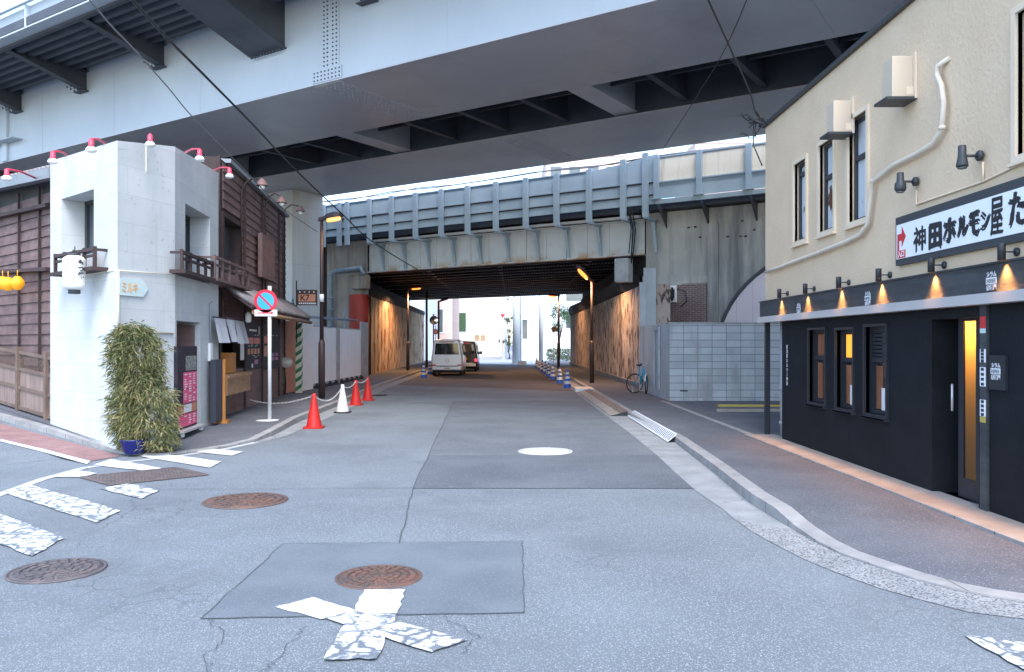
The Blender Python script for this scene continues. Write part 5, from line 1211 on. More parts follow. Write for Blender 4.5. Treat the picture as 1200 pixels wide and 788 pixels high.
# plywood hoarding, striped post, bag, hose
hf = Face(g(333, 461, .1), g(353, 459.5, .1))
m = MB(); p0 = g(331, 462, .1); p1 = g(347, 459, .1); ff = Face(p0, p1); ff.box(m, 0, ff.L + .3, .1, 2.45, -.05, 0)
tag(m.build('plywood_board', 'plywood_orange', origin=(p0[0], p0[1], .1)), 'salmon coloured plywood board closing the gap beside the timber shop', 'board')
x, y = g(350.5, 461, .1); t = thing('striped_post', 'square post painted in green and cream diagonal stripes at the fence end', 'post', (x, y, .1))
m = MB(); m.box(x - .09, x + .09, y - .09, y + .09, .1, 2.36)
po = m.build('post_core', 'cream_paint', t)
m = MB()
for k in range(8):
    z_ = .16 + k * .28
    m.hexa([(x - .092, y - .094, z_), (x + .092, y - .094, z_ + .12), (x + .092, y - .088, z_ + .12), (x - .092, y - .088, z_), (x - .092, y - .094, z_ + .13), (x + .092, y - .094, z_ + .25), (x + .092, y - .088, z_ + .25), (x - .092, y - .088, z_ + .13)])
    m.hexa([(x + .088, y - .092, z_ + .12), (x + .088, y + .092, z_ + .24), (x + .094, y + .092, z_ + .24), (x + .094, y - .092, z_ + .12), (x + .088, y - .092, z_ + .25), (x + .088, y + .092, z_ + .36), (x + .094, y + .092, z_ + .36), (x + .094, y - .092, z_ + .25)])
m.build('stripes', 'green_paint', t)
# bicycle-like wheel and bag beside shop
x, y = g(338, 462, .1)
t = thing('parked_bicycle', 'bicycle half hidden beside the timber shop with a pale bag in its basket', 'bicycle', (x, y - .2, .1))
m = MB(); m.torus((x - .05, y - .25, .1 + .33), (.9, .35, 0), .31, .022, 24, 6); m.build('wheel', 'rubber', t)
m = MB(); m.tube([(x - .05, y - .25, .43), (x - .12, y - .2, .95)], .018, 6); m.tube([(x - .3, y - .2, 1.0), (x + .05, y - .25, 1.02)], .014, 6); m.tube([(x - .22, y - .2, .1), (x - .22, y - .2, .55)], [.07, .03], 8); m.build('frame', 'green_paint', t)
m = MB(); m.smooth = True
m.lathe([(.02, -.16), (.16, -.13), (.22, 0), (.2, .1), (.1, .17), (.02, .18)], (x + .0, y - .3, 1.1), 14); m.build('bag', 'bag_white', t)

# ================================================================== WHITE HOARDING FENCE
q0, q1 = g(352, 459, .1), g(431, 442.5, .1); hf = Face(q0, q1)
t = thing('hoarding_fence', 'tall white corrugated metal hoarding fence with grey gate posts beside the pavement', 'fence', hf.pt(2, .1))
zf = 2.35
ag = [hf.hit(px, 420)[0] for px in (353, 366, 393.5, 397, 422.5, 430.5)]
m = MB(); hf.box(m, ag[0], ag[1], .1, zf + .08, -.02, .03); m.build('flat_panel', 'panel_white', t)
for (a, b) in ((ag[1], ag[2]), (ag[3], ag[4])):
    n = int((b - a) / .62) + 1; w_ = (b - a) / n
    for i in range(n):
        m = MB(); hf.box(m, a + i * w_ + .012, a + (i + 1) * w_ - .03, .28, zf - .04, -.02, .02); hf.box(m, a + (i + 1) * w_ - .03, a + (i + 1) * w_ - .002, .28, zf - .04, -.03, .0); m.build('fence_panel', 'fence_white', t)
m = MB(); hf.box(m, ag[2], ag[3], .1, zf, -.05, .05); m.build('gate_post', 'fence_grey', t)
m = MB(); hf.box(m, ag[4], ag[5], .1, zf + .35, -.04, .04); m.build('end_panel', 'fence_grey', t)
m = MB(); hf.box(m, ag[1], ag[4], .2, .28, -.05, .05); hf.box(m, ag[1], ag[4], zf - .04, zf, -.03, .03); m.build('fence_rail', 'fence_grey', t)
m = MB(); m.tube([hf.pt(ag[0] - .5, zf + .3, -.5), hf.pt(ag[5], zf + .45, -.5)], .05, 8)
for px in (360, 417): a = hf.hit(px, 380)[0]; m.tube([hf.pt(a, .1, -.5), hf.pt(a, zf + .9, -.5)], .04, 8)
m.build('scaffold_tube', 'pipe_blue', t)
rr_ = random.Random(2)
for i in range(9):
    m = MB(); a = ag[1] + .3 + i * .95; m.lathe([(.09, -.03), (.09, .03)], hf.pt(a, .2, .08), 10, axis='y')
    hf.box(m, a - .12, a + .14, .1, .1 + rr_.uniform(.05, .14), -.05, .2)
    m.build('gate_castor', 'black_metal', t)

# hanging shop sign K7
x, y = g(345, 463, .1)[0], 26.5
pc = atY(346, 346, 26.0); t = thing('hanging_sign', 'orange projecting sign reading K7 with a dark edge on an iron bracket', 'sign', pc)
p0, p1 = atY(348.5, 358, 26.0), atY(371.5, 340, 26.0)
m = MB(); m.box(p0.x, p1.x, 25.96, 26.04, p0.z, p1.z); m.build('sign_box', 'pole_brown', t)
m = MB(); m.box(p0.x + .04, p1.x - .04, 25.953, 25.958, p0.z + .12, p1.z - .14); m.build('sign_face', 'plywood_orange', t)
text_mesh('K7', .26, (p0.x + .1, 25.950, p0.z + .15), (1, 0, 0), ez, 'wood_batten', t, 'lettering', .001, .004)
m = MB()
for i in range(4): c = Vector((p0.x + .09 + i * .15, 25.955, p1.z - .07)); m.lathe([(.022, -.004), (.022, .004)], c, 10, axis='y')
for i in range(9): m.box(p0.x + .06 + i * .062, p0.x + .10 + i * .062, 25.953, 25.959, p0.z + .035, p0.z + .085)
m.build('sign_print', 'label_white', t)
m = MB(); m.tube([(p0.x - .03, 26, p0.z - 1.2), (p0.x - .03, 26, p1.z + .3)], .02, 6); m.torus((p0.x - .18, 26, p0.z - .05), (0, 1, 0), .12, .012, 16, 5); m.tube([(p0.x - .3, 26, p0.z - .12), (p0.x, 26, p0.z - .12)], .012, 5); m.build('iron_bracket', 'black_metal', t)

# ================================================================== GOOSENECK LAMPS WITH PINK ARMS
def pink_lamp(base, head, lb, long=False, mm='lamp_pink'):
    base, head = Vector(base), Vector(head)
    t = thing('gooseneck_lamp', lb, 'lamp', base, 'arm lamps on the left roof edges')
    m = MB(); m.tube([base, base.lerp(head + Vector((0, 0, .1)), .5) + Vector((0, 0, .03)), head + Vector((0, 0, .1))], .018, 6); m.build('arm', mm, t)
    m = MB(); m.lathe([(.02, .10), (.038, .09), (.042, .0), (.05, -.02)], head, 14); m.build('lamp_cap', mm, t)
    m = MB(); m.lathe([(.05, -.02), (.078, -.055), (.078, -.08), (.05, -.10), (.01, -.11)], head, 16); m.build('bulb', 'lamp_bulb', t)
def hp(px, py, f, off): a, z = f.hit(px, py, off); return f.pt(a, z, off)
pink_lamp(hp(42, 209, lf, .1), hp(8, 205, lf, .8), 'pink armed lamp with white bulb above the dark timber house roof')
pink_lamp(hp(79, 182, fA, -.1), hp(62, 185, fA, .45), 'pink armed lamp at the far left end of the white corner building parapet')
pink_lamp(hp(123, 168, fA, -.1), hp(107, 171, fA, .45), 'pink armed lamp over the recessed window of the white corner building')
pink_lamp(hp(178, 172, fB, -.2), hp(176, 165, fB, .3), 'pink lamp pointing out from the narrow corner face of the white building')
pink_lamp(hp(217, 179, fC, -.1), hp(234, 182, fC, .45), 'pink armed lamp over the shaded side face of the white corner building')
pink_lamp(hp(250, 200, fC, -.1), hp(269, 203, fC, .5), 'pink armed lamp where the white building meets the timber shop')
for px, py, bx, by, lb in ((307, 218, 283, 225, 'dark gooseneck lamp on the timber shop roof nearest the white building'), (330, 238, 311, 240, 'middle dark gooseneck lamp on the timber shop roof edge'), (352, 248, 332, 252, 'dark gooseneck lamp at the far end of the timber shop roof')):
    b = hp(bx, by, wf, .08); h_ = hp(px, py, wf, .75)
    t = thing('gooseneck_lamp', lb, 'lamp', b, 'arm lamps on the left roof edges')
    m = MB(); m.tube([b - Vector((0, 0, 2.6)), b, b + Vector((0, 0, .2)) + wf.n * .08, b + Vector((0, 0, .32)) + wf.n * .25, h_ + Vector((0, 0, .16))], .02, 6); m.build('arm', 'pole_brown', t)
    m = MB(); m.lathe([(.02, .17), (.08, .12), (.13, .02), (.14, .0)], h_, 14); m.build('lamp_cap', 'wood_red', t)
    m = MB(); m.lathe([(.07, .01), (.07, -.06), (.02, -.09)], h_, 12); m.build('bulb', 'lamp_bulb', t)

# ================================================================== STREET LAMPS
def street_lamp(bx, by, hgt, hx, hy, hz, lb, matp='pole_brown', lens='sodium', pw=250, r=.055, kind=0):
    t = thing('street_lamp', lb, 'street lamp', (bx, by, .1), 'street lamps with orange light')
    m = MB(); m.lathe([(r * 1.75, 0), (r * 1.75, 1.6), (r * 1.1, 1.72)], (bx, by, .1), 16); m.build('pole_base', matp, t)
    m = MB(); m.tube([(bx, by, 1.75), (bx, by, hgt)], [r * 1.1, r * .85], 12); m.build('pole', matp, t)
    m = MB(); d = Vector((hx - bx, hy - by, hz - hgt)); L = d.length; dn = d.normalized(); sdv = dn.cross(Vector((0, 0, 1))).normalized()
    b0 = Vector((bx, by, hgt)) - dn * .1
    def ring(f, wd, h0, h1): c = b0 + dn * f; return [c - sdv * wd + Vector((0, 0, h0)), c + sdv * wd + Vector((0, 0, h0)), c + sdv * wd * .6 + Vector((0, 0, h1)), c - sdv * wd * .6 + Vector((0, 0, h1))]
    sect = [ring(0, .05, -.05, .06), ring(L * .35, .06, -.04, .06), ring(L * .5, .13, -.05, .10), ring(L * 1.0, .16, -.06, .11), ring(L * 1.25, .10, -.05, .04)]
    k = len(m.v)
    for s_ in sect: m.v += s_
    for i in range(len(sect) - 1):
        for j in range(4): m.addf([k + i * 4 + j, k + i * 4 + (j + 1) % 4, k + i * 4 + 4 + (j + 1) % 4, k + i * 4 + 4 + j])
    m.addf([k + 3, k + 2, k + 1, k]); m.addf([k + 16 + j for j in range(4)]); m.build('lamp_head', matp, t)
    m = MB(); c = b0 + dn * L * .82 + Vector((0, 0, -.05)); a = dn * L * .36; b = sdv * .12
    q = [c + a * math.cos(i * math.pi / 8) + b * math.sin(i * math.pi / 8) for i in range(16)]; m.prism(q, (0, 0, -.07)); m.build('lens', lens, t)
    ld = bpy.data.lights.new('lamp_light', 'SPOT'); ld.energy = pw; ld.color = (1, .52, .24); ld.shadow_soft_size = .12; ld.spot_size = R(165); ld.spot_blend = .35
    lo = bpy.data.objects.new('lamp_light', ld); COL.objects.link(lo); lo.parent = t; lo.location = Vector((c.x - bx, c.y - by, c.z - .22 - .1))
    return t
x, y = g(377, 468, .1); y0_ = y
tl = street_lamp(x, y, atY(377, 257, y).z, atY(398, 255, y - .3).x, y - .3, atY(398, 255, y).z + .02, 'brown street lamp glowing orange in front of the white hoarding fence', lens='sodium_soft', pw=10)
m = MB(); m.lathe([(.065, 0), (.065, .22)], (x, y, atY(377, 354, y).z), 12); m.build('pole_label', 'label_white', tl)
x, y = g(478, 434.5, .1); street_lamp(x, y, 5.0, x + .75, y - .3, 5.05, 'dark street lamp glowing orange by the left underpass panels', pw=330)
x, y = g(693.5, 449, .1); street_lamp(x, y, atY(693, 330, y).z, x - .55, y - .3, 4.75, 'tall dark street lamp glowing orange by the right underpass wall', pw=210)
x, y = g(654.5, 432.5, .1); street_lamp(x, y, 4.75, x - .6, y + .0, 4.8, 'dark street lamp at the far mouth of the underpass beside the cones', pw=150)
x, y = g(509.5, 431.5, .1); x, y = g(514, 428, .1)
t = thing('street_lamp', 'unlit dark street lamp beyond the underpass beside the round mirror', 'street lamp', (x, y, .1), 'street lamps with orange light')
m = MB(); m.tube([(x, y, .1), (x, y, 4.9)], .07, 8); m.build('pole', 'black_metal', t)
m = MB(); m.tube([(x, y, 4.85), (x + .6, y, 5.1), (x + .8, y, 5.12)], [.06, .12, .04], 8); m.build('lamp_head', 'black_metal', t)

# ================================================================== NO PARKING SIGN
x, y = g(316, 493, .1)
t = thing('no_parking_sign', 'round blue and red no parking sign with arrow plate on a white pole', 'road sign', (x, y, .1))
m = MB(); m.tube([(x, y, .1), (x, y, 2.9)], .038, 14); m.build('pole', 'pole_white', t)
m = MB(); m.lathe([(.28, 0), (.28, .01), (.05, .02)], (x, y, .1), 28); m.build('base_plate', 'pole_white', t)
c = Vector((x - .075, y - .05, 2.66)); c = atY(311.3, 353, y - .05)
m = MB(); m.lathe([(.24, 0), (.24, .015)], c, 40, axis='y'); dsk = m.build('sign_disc', 'road_sign_red', t)
m = MB(); m.lathe([(.175, -.004), (.175, -.001)], c, 40, axis='y'); m.build('sign_field', 'road_sign_blue', dsk)
m = MB(); dl = Vector((1, 0, -1)).normalized(); dn_ = Vector((1, 0, 1)).normalized() * .02; cc = c + Vector((0, -.0045, 0)); m.prism([cc - dl * .175 - dn_, cc + dl * .175 - dn_, cc + dl * .175 + dn_, cc - dl * .175 + dn_], (0, -.003, 0)); m.build('sign_slash', 'road_sign_red', dsk)
c2 = atY(311.5, 367, y - .05); m = MB(); m.box(c2.x - .235, c2.x + .235, c2.y, c2.y + .012, c2.z - .068, c2.z + .068); m.build('arrow_plate', 'label_white', t, bevel=.004)
m = MB(); q = c2 + Vector((0, -.001, 0)); m.prism([q + Vector(v) for v in ((-.17, 0, -.012), (.10, 0, -.012), (.10, 0, -.032), (.18, 0, 0), (.10, 0, .032), (.10, 0, .012), (-.17, 0, .012))], (0, -.003, 0)); m.build('arrow_mark', 'road_sign_red', t)

# ================================================================== CONES
def cone(px, py, matn, lb, h=.70, base='cone_red'):
    x, y = g(px, py); t = thing('traffic_cone', lb, 'traffic cone', (x, y, 0), 'traffic cones linked by a chain')
    m = MB(); m.lathe([(.155, .03), (.15, .06), (.045, .62), (.04, .69), (.025, .70), (.001, .70)], (x, y, 0), 24, cap=False); m.build('cone_body', matn, t)
    m = MB(); q = .19
    m.prism([(x - q, y - q * .8, .005), (x - q * .8, y - q, .005), (x + q * .8, y - q, .005), (x + q, y - q * .8, .005), (x + q, y + q * .8, .005), (x + q * .8, y + q, .005), (x - q * .8, y + q, .005), (x - q, y + q * .8, .005)], (0, 0, .028)); m.build('cone_base', base, t)
    return Vector((x, y, .66))
c1 = cone(368, 502, 'cone_red', 'red traffic cone nearest the camera by the left kerb')
c2_ = cone(401.5, 484, 'cone_white', 'white traffic cone standing between two red cones', base='rubber')
c3 = cone(417, 475, 'cone_red', 'red traffic cone just beyond the white cone')
c4 = cone(431, 469.5, 'cone_red', 'red traffic cone at the far end of the chained row')
m = MB()
ends = [Vector((*g(337, 478, .1), .5)), c1, c2_, c3, c4]
def chain(m, a, b, sag, n=26):
    for i in range(n):
        u = (i + .5) / n; p = a.lerp(b, u) - Vector((0, 0, sag * 4 * u * (1 - u))); d = (b - a).normalized(); d.z -= sag * 4 * (1 - 2 * u) / (b - a).length; d.normalize()
        L = (b - a).length / n * .62; s_ = Vector((0, 0, 1)) if i % 2 else d.cross(Vector((0, 0, 1))).normalized(); s_ = (s_ - d * s_.dot(d)).normalized() * .013
        m.tube([p - d * L, p - d * L * .6 + s_, p + d * L * .6 + s_, p + d * L, p + d * L * .6 - s_, p - d * L * .6 - s_, p - d * L], .0045, 4, cap=False)
chain(m, c1, c2_, .22, 40); chain(m, c2_, c3, .1, 24); chain(m, c3, c4, .08, 20)
chain(m, c1, Vector((-6.3, 19.5, .35)), .12, 34)
tag(m.build('plastic_chain', 'chain_white', origin=c1), 'white plastic chain sagging between the red and white cones', 'chain')
# rubbish scraps near the last cone
m = MB(); x, y = g(444, 464); m.prism([(x - .25, y - .1, .006), (x + .1, y - .15, .006), (x + .25, y + .1, .006), (x - .1, y + .12, .006)], (0, 0, .03)); tag(m.build('rubber_mat', 'rubber', origin=(x, y, 0)), 'small dark scrap of rubber in the gutter beyond the cones', 'scrap')

# blue and white cones with bars
def bcone(x, y, lb, proto=[None]):
    if proto[0] is None:
        t = thing('striped_cone', lb, 'traffic cone', (x, y, 0), 'blue and white striped cones'); proto[0] = t
        hs_ = [0, .03, .16, .27, .36, .45, .53, .62, .70]
        def rad(z): return .155 - .115 * z / .7
        for i in range(1, 8):
            m = MB(); m.lathe([(rad(hs_[i]), hs_[i]), (rad(hs_[i + 1]), hs_[i + 1])], (x, y, 0), 20, cap=(i == 7)); m.build('cone_body' if i == 1 else 'cone_band', 'cone_blue' if i % 2 else 'cone_white', t)
        m = MB(); m.box(x - .19, x + .19, y - .19, y + .19, .005, .03); m.build('cone_base', 'cone_blue', t)
        return t
    return copy_tree(proto[0], (x, y, 0), random.uniform(-.2, .2), lb)
rowp = [g(665, 455), g(656, 449.5), g(648, 445), g(643, 441.5), g(639, 438.5), g(635.5, 436), g(632, 433.5), g(629, 431.5)]
for i, (x, y) in enumerate(rowp):
    bcone(x, y, names[i] + ' blue and white striped cone counted from the near end of the right hand row')
for i in range(7):
    (x0, y0), (x1, y1) = rowp[i], rowp[i + 1]
    m = MB(); n = 10
    for k in range(n):
        m.mi = k % 2; a = Vector((x0, y0, .52)).lerp(Vector((x1, y1, .52)), k / n); b = Vector((x0, y0, .52)).lerp(Vector((x1, y1, .52)), (k + 1) / n); m.tube([a, b], .022, 8)
    tag(m.build('barrier_bar', ['black_metal', 'cream_paint'], origin=(x0, y0, .52)), names[i] + ' black and cream barrier bar counted from the near end of the cone row', 'barrier bar', 'bars joining the striped cones')
bcone(*g(496.5, 443), 'blue and white striped cone standing beside the silver van, nearer the camera'); bcone(*g(504, 439), 'blue and white striped cone tucked between the silver van and the kerb')

# metal ramps on the right kerb
t = thing('kerb_ramp', 'dark ribbed metal kerb ramp with a black triangular end', 'kerb ramp', (*g(700, 475), 0))
r0, r1 = g(727, 488), g(693, 460)
xk = 2.72
m = MB(); m.prism([(xk - .42, r0[1], .006), (xk, r0[1], .006), (xk, r0[1], .105)], (0, r1[1] - r0[1], 0)); m.build('ramp_end', 'black_metal', t)
m = MB(); m.hexa([(xk - .42, r0[1] + .02, .012), (xk - .2, r0[1] + .02, .065), (xk - .2, r1[1], .065), (xk - .42, r1[1], .012), (xk - .42, r0[1] + .02, .02), (xk - .2, r0[1] + .02, .073), (xk - .2, r1[1], .073), (xk - .42, r1[1], .02)]); m.build('ramp_plate', 'warm_strip', t)
m = MB(); m.hexa([(xk - .198, r0[1] + .02, .065), (xk, r0[1] + .02, .115), (xk, r1[1], .115), (xk - .198, r1[1], .065), (xk - .198, r0[1] + .02, .073), (xk, r0[1] + .02, .123), (xk, r1[1], .123), (xk - .198, r1[1], .073)])
n = 36
for i in range(n): yy = r0[1] + .1 + (r1[1] - r0[1] - .2) * i / n; m.hexa([(xk - .19, yy, .074), (xk - .01, yy, .12), (xk - .01, yy + .08, .12), (xk - .19, yy + .08, .074), (xk - .19, yy, .086), (xk - .01, yy, .133), (xk - .01, yy + .08, .133), (xk - .19, yy + .08, .086)])
m.build('ramp_tread', 'grate_iron', t)
m = MB(); m.box(xk - .5, xk + .15, r1[1] + .05, r1[1] + 1.3, .006, .13); tag(m.build('metal_plate', 'aluminium', origin=(xk, r1[1], 0)), 'short pale metal plate over the kerb beyond the dark ramp', 'metal plate')
ra, rb_ = Vector((*g(790, 519.5), 0)), Vector((*g(741, 489), 0))
t = thing('kerb_ramp', 'long white kerb plate with rows of small holes between the ramp and the bare kerb', 'kerb ramp', ra)
dr = (rb_ - ra).normalized(); nr = Vector((dr.y, -dr.x, 0))
if nr.x > 0: nr = -nr
m = MB(); L = (rb_ - ra).length
def rq(u, v, h=0): z_ = .018 + .13 * v; p = ra + dr * u * L + nr * (.11 - .16 * v); return Vector((p.x, p.y, z_ + h))
m.hexa([rq(0, 0), rq(0, 1), rq(1, 1), rq(1, 0), rq(0, 0, .01), rq(0, 1, .01), rq(1, 1, .01), rq(1, 0, .01)]); m.build('plate', 'label_white', t)
m = MB()
for i in range(34):
    for j in range(4):
        u = (i + .5 + .25 * (j % 2)) / 34.5; v = .2 + j * .2; c = rq(u, v, .0105); m.prism([c + dr * .03 * a + (rq(0, 1) - rq(0, 0)).normalized() * .02 * b for a, b in ((-1, -1), (1, -1), (1, 1), (-1, 1))], (0, 0, .001))
m.build('hole_pattern', 'seam', t)

# ================================================================== BICYCLE by the underpass wall
bx, by = g(747, 461, .1); hd = Vector((-.74, .67, 0)).normalized()     # wheelbase direction
hd = Vector((.42, -.9, 0)).normalized(); sd_ = Vector((hd.y, -hd.x, 0))
t = thing('bicycle', 'blue bicycle with white mudguard leaning at the end of the right underpass wall', 'bicycle', (bx, by, .1))
def bp(u, z, s=0): p = Vector((bx - .15, by + .3, .1)) + hd * u + sd_ * s; return Vector((p.x, p.y, .1 + z))
wl = MB()
tw_ = Vector((.75, .66, 0))
for u, ax, nm in ((-.5, sd_, 'wheel'), (.52, (hd * .45 + sd_).normalized(), 'wheel')):
    pass
# rear wheel seen broadside, front wheel turned edge-on
axr = Vector((.35, -.94, 0)).normalized()
cr = Vector((atY(746, 450, by).x - .06, by, .1 + .32)); cf = Vector((atY(757, 452, by).x - .05, by - .35, .1 + .30))
m = MB(); m.torus(cr, axr, .30, .02, 30, 6); m.build('wheel', 'rubber', t)
m = MB(); a = axr.orthogonal().normalized(); b = axr.cross(a)
for i in range(14): an = math.pi * 2 * i / 14; m.tube([cr, cr + (a * math.cos(an) + b * math.sin(an)) * .29], .003, 3, cap=False)
m.build('spokes', 'chrome', t)
axf = Vector((.96, -.28, 0)).normalized(); m = MB(); m.torus(cf, axf, .29, .022, 26, 6); m.build('wheel', 'rubber', t)
m = MB(); seat = cr + Vector((.14, -.05, .55)); hb = cf + Vector((-.08, .05, .66))
m.tube([cr + Vector((0, 0, 0)), cr + Vector((.17, -.1, -.02)), seat], .018, 6); m.tube([cr + Vector((.17, -.1, -.02)), hb - Vector((0, 0, .16))], .03, 8); m.tube([hb - Vector((0, 0, .1)), cf + Vector((0.03, 0, 0))], .02, 6); m.tube([cr, seat - Vector((0, 0, .12))], .012, 6)
m.build('frame', 'bike_blue', t)
m = MB(); m.tube([hb - Vector((.0, 0, .12)), hb], .014, 6); m.tube([hb + Vector((-.2, -.12, .06)), hb + Vector((-.08, .0, .0)), hb + Vector((.1, .05, 0)), hb + Vector((.2, -.02, .06))], .013, 6); m.build('handlebar', 'chrome', t)
m = MB(); m.lathe([(.02, 0), (.10, .02), (.11, .06), (.03, .08)], seat, 12); m.build('saddle', 'black_metal', t)
m = MB()
pts = [cf + Vector((0, 0, 0)) + (Vector((axf.y, -axf.x, 0)) * math.cos(an) + Vector((0, 0, 1)) * math.sin(an)) * .325 for an in [R(20 + 14 * i) for i in range(11)]]
m.tube(pts, .024, 6); m.build('mudguard', 'label_white', t)
m = MB(); m.tube([cr + Vector((.1, 0, -.05)), cr + Vector((.18, -.15, -.32))], .01, 5); m.tube([cr + Vector((-.1, 0, -.05)), cr + Vector((-.08, -.15, -.32))], .01, 5); m.build('kickstand', 'chrome', t)

# ================================================================== VANS
def van(x, y, W, Ht, L, paint, lb, lit=False, black=False):
    t = thing('parked_van', lb, 'van', (x, y, 0), None)
    m = MB(); m.smooth = True; w_ = W / 2
    def sec(yy, ws, hs_, zb=.28):
        return [(-ws * w_ * .97, yy, zb), (-ws * w_, yy, zb + .18), (-ws * w_, yy, hs_ * .52), (-ws * w_ * .955, yy, hs_ * .60), (-ws * w_ * .86, yy, hs_ * .92), (-ws * w_ * .76, yy, hs_ * .985), (0, yy, hs_),
                (ws * w_ * .76, yy, hs_ * .985), (ws * w_ * .86, yy, hs_ * .92), (ws * w_ * .955, yy, hs_ * .60), (ws * w_, yy, hs_ * .52), (ws * w_, yy, zb + .18), (ws * w_ * .97, yy, zb)]
    secs = [sec(.0, .90, Ht * .97, .4), sec(.04, .965, Ht * .99, .33), sec(.14, 1, Ht), sec(L * .35, 1, Ht * 1.0), sec(L * .7, 1, Ht * .985), sec(L * .86, .98, Ht * .72), sec(L * .97, .95, Ht * .56), sec(L, .88, Ht * .48)]
    k = len(m.v); n = len(secs[0])
    for s_ in secs: m.v += [Vector((x + p[0], y + p[1], p[2])) for p in s_]
    for i in range(len(secs) - 1):
        for j in range(n): m.addf([k + i * n + j, k + i * n + (j + 1) % n, k + (i + 1) * n + (j + 1) % n, k + (i + 1) * n + j])
    m.smooth = False; m.addf([k + j for j in range(n)][::-1]); m.addf([k + (len(secs) - 1) * n + j for j in range(n)])
    bd = m.build('body', paint, t)
    def rq_(x0, x1, z0, z1, o, tp=0): return [(x + x0, y - o, z0), (x + x1, y - o, z0), (x + x1 - tp, y - o + .0, z1), (x + x0 + tp, y - o, z1)]
    m = MB(); m.prism([Vector(p) for p in rq_(-w_ * .78, w_ * .78, Ht * .585, Ht * .89, .012, .06)], (0, .03, 0)); rw = m.build('rear_window', 'glass_dark', t)
    m = MB(); m.tube([(x - .02, y - .03, Ht * .56), (x + .16, y - .03, Ht * .66)], .008, 5); m.build('wiper', 'black_metal', rw)
    for s_ in (-1, 1):
        m = MB()
        if black: m.box(x + s_ * w_ * .9 - .07, x + s_ * w_ * .9 + .05, y - .02, y + .05, Ht * .34, Ht * .42)
        else: m.box(x + s_ * w_ * .82 - .13, x + s_ * w_ * .82 + .09, y - .025, y + .05, Ht * .275, Ht * .315)
        m.build('tail_light', 'tail_lit' if (black and s_ == 1) else 'tail_red', t)
        m = MB(); m.prism([(x + s_ * w_ * 1.0, y + L * .2, Ht * .56), (x + s_ * w_ * 1.0, y + L * .66, Ht * .56), (x + s_ * w_ * .905, y + L * .64, Ht * .88), (x + s_ * w_ * .905, y + L * .2, Ht * .88)], (s_ * .012, 0, 0)); m.build('side_window', 'glass_dark', t)
        m = MB(); m.box(x + s_ * (w_ + .08) - .09, x + s_ * (w_ + .08) + .09, y + L * .74, y + L * .74 + .06, Ht * .55, Ht * .65); m.build('mirror', 'black_metal', t)
        for yy in (L * .16, L * .80):
            m = MB(); m.lathe([(.2, -.1), (.29, -.09), (.31, -.05), (.31, .05), (.29, .09), (.2, .1)], (x + s_ * (w_ - .13), y + yy, .31), 20, axis='x'); wh = m.build('wheel', 'rubber', t)
            m = MB(); m.lathe([(.19, s_ * .06), (.19, s_ * .101), (.03, s_ * .08)], (x + s_ * (w_ - .13), y + yy, .31), 16, axis='x'); m.build('rim', 'aluminium', wh)
    m = MB(); m.box(x - w_ * .9, x + w_ * .9, y - .06, y + .02, .33, .50); m.build('bumper', paint if not black else 'aluminium', t, bevel=.02)
    m = MB(); m.box(x - .17, x + .17, y - .075, y - .061, .36, .49) if not black else m.box(x - .1, x + .24, y - .03, y - .015, .72, .88); pl_ = m.build('number_plate', 'plate_white' if not black else 'plate_yellow', t)
    m = MB()
    for i in range(4): m.box(x - .13 + i * .07 + (.07 if black else 0), x - .09 + i * .07 + (.07 if black else 0), (y - .077) if not black else (y - .032), (y - .075) if not black else (y - .030), .39 if not black else .75, .44 if not black else .81)
    m.build('plate_digits', 'sign_ink', pl_)
    m = MB(); m.box(x - w_ * .7, x + w_ * .7, y - .02, y + .03, .505, .545); m.build('trim_strip', 'black_metal' if not black else 'chrome', t)
    if not black:
        m = MB(); m.torus((x + .0, y - .012, Ht * .42), (0, 1, 0), .10, .014, 20, 5); m.tube([(x - .08, y - .015, Ht * .42 - .04), (x + .08, y - .015, Ht * .42 + .04)], .008, 4); m.build('emblem', 'chrome', t)
    m = MB(); m.box(x - w_ * .5, x + w_ * .5, y - .02, y + .03, Ht * .915, Ht * .945); m.build('brake_light_bar', 'tail_red', t)
    m = MB(); m.box(x - w_ * .88, x + w_ * .88, y + .3, y + L - .3, .16, .34); m.build('underbody', 'rubber', t)
van(-3.42, 42.6, 1.66, 1.93, 3.9, 'car_silver', 'silver van with a dark rear window parked by the left underpass kerb')
van(-2.95, 48.9, 1.72, 1.86, 4.4, 'car_black', 'black minivan parked just ahead of the silver van', black=True)

# ================================================================== BEYOND THE UNDERPASS
def bld(name, lb, cat, x0, x1, y0, y1, h, m_, wins=(), winm='glass_grey', roof=True, group=None):
    t = thing(name, lb, cat, ((x0 + x1) / 2, y0, 0), group); m = MB(); m.box(x0, x1, y0, y1, 0, h); m.build('wall', m_, t)
    if roof: m = MB(); m.box(x0 - .15, x1 + .15, y0 - .15, y1, h + .003, h + .3); m.build('parapet', 'far_blue', t)
    for (a, b, c, d, mm) in wins:
        m = MB(); m.box(a, b, y0 - .03, y0 + .02, c, d); wo = m.build('window', mm or winm, t)
        m = MB(); 
        for q in ((a - .06, a, c, d), (b, b + .06, c, d), (a - .06, b + .06, d, d + .06), (a - .06, b + .06, c - .1, c)): m.box(q[0], q[1], y0 - .06, y0 + .01, q[2], q[3])
        m.build('frame', 'far_white', wo)
    return t
Yb = 108
def wx(px, Y=Yb): return (px - CX) / F * Y
def wz(py, Y=Yb): return H + (HY - py) / F * Y
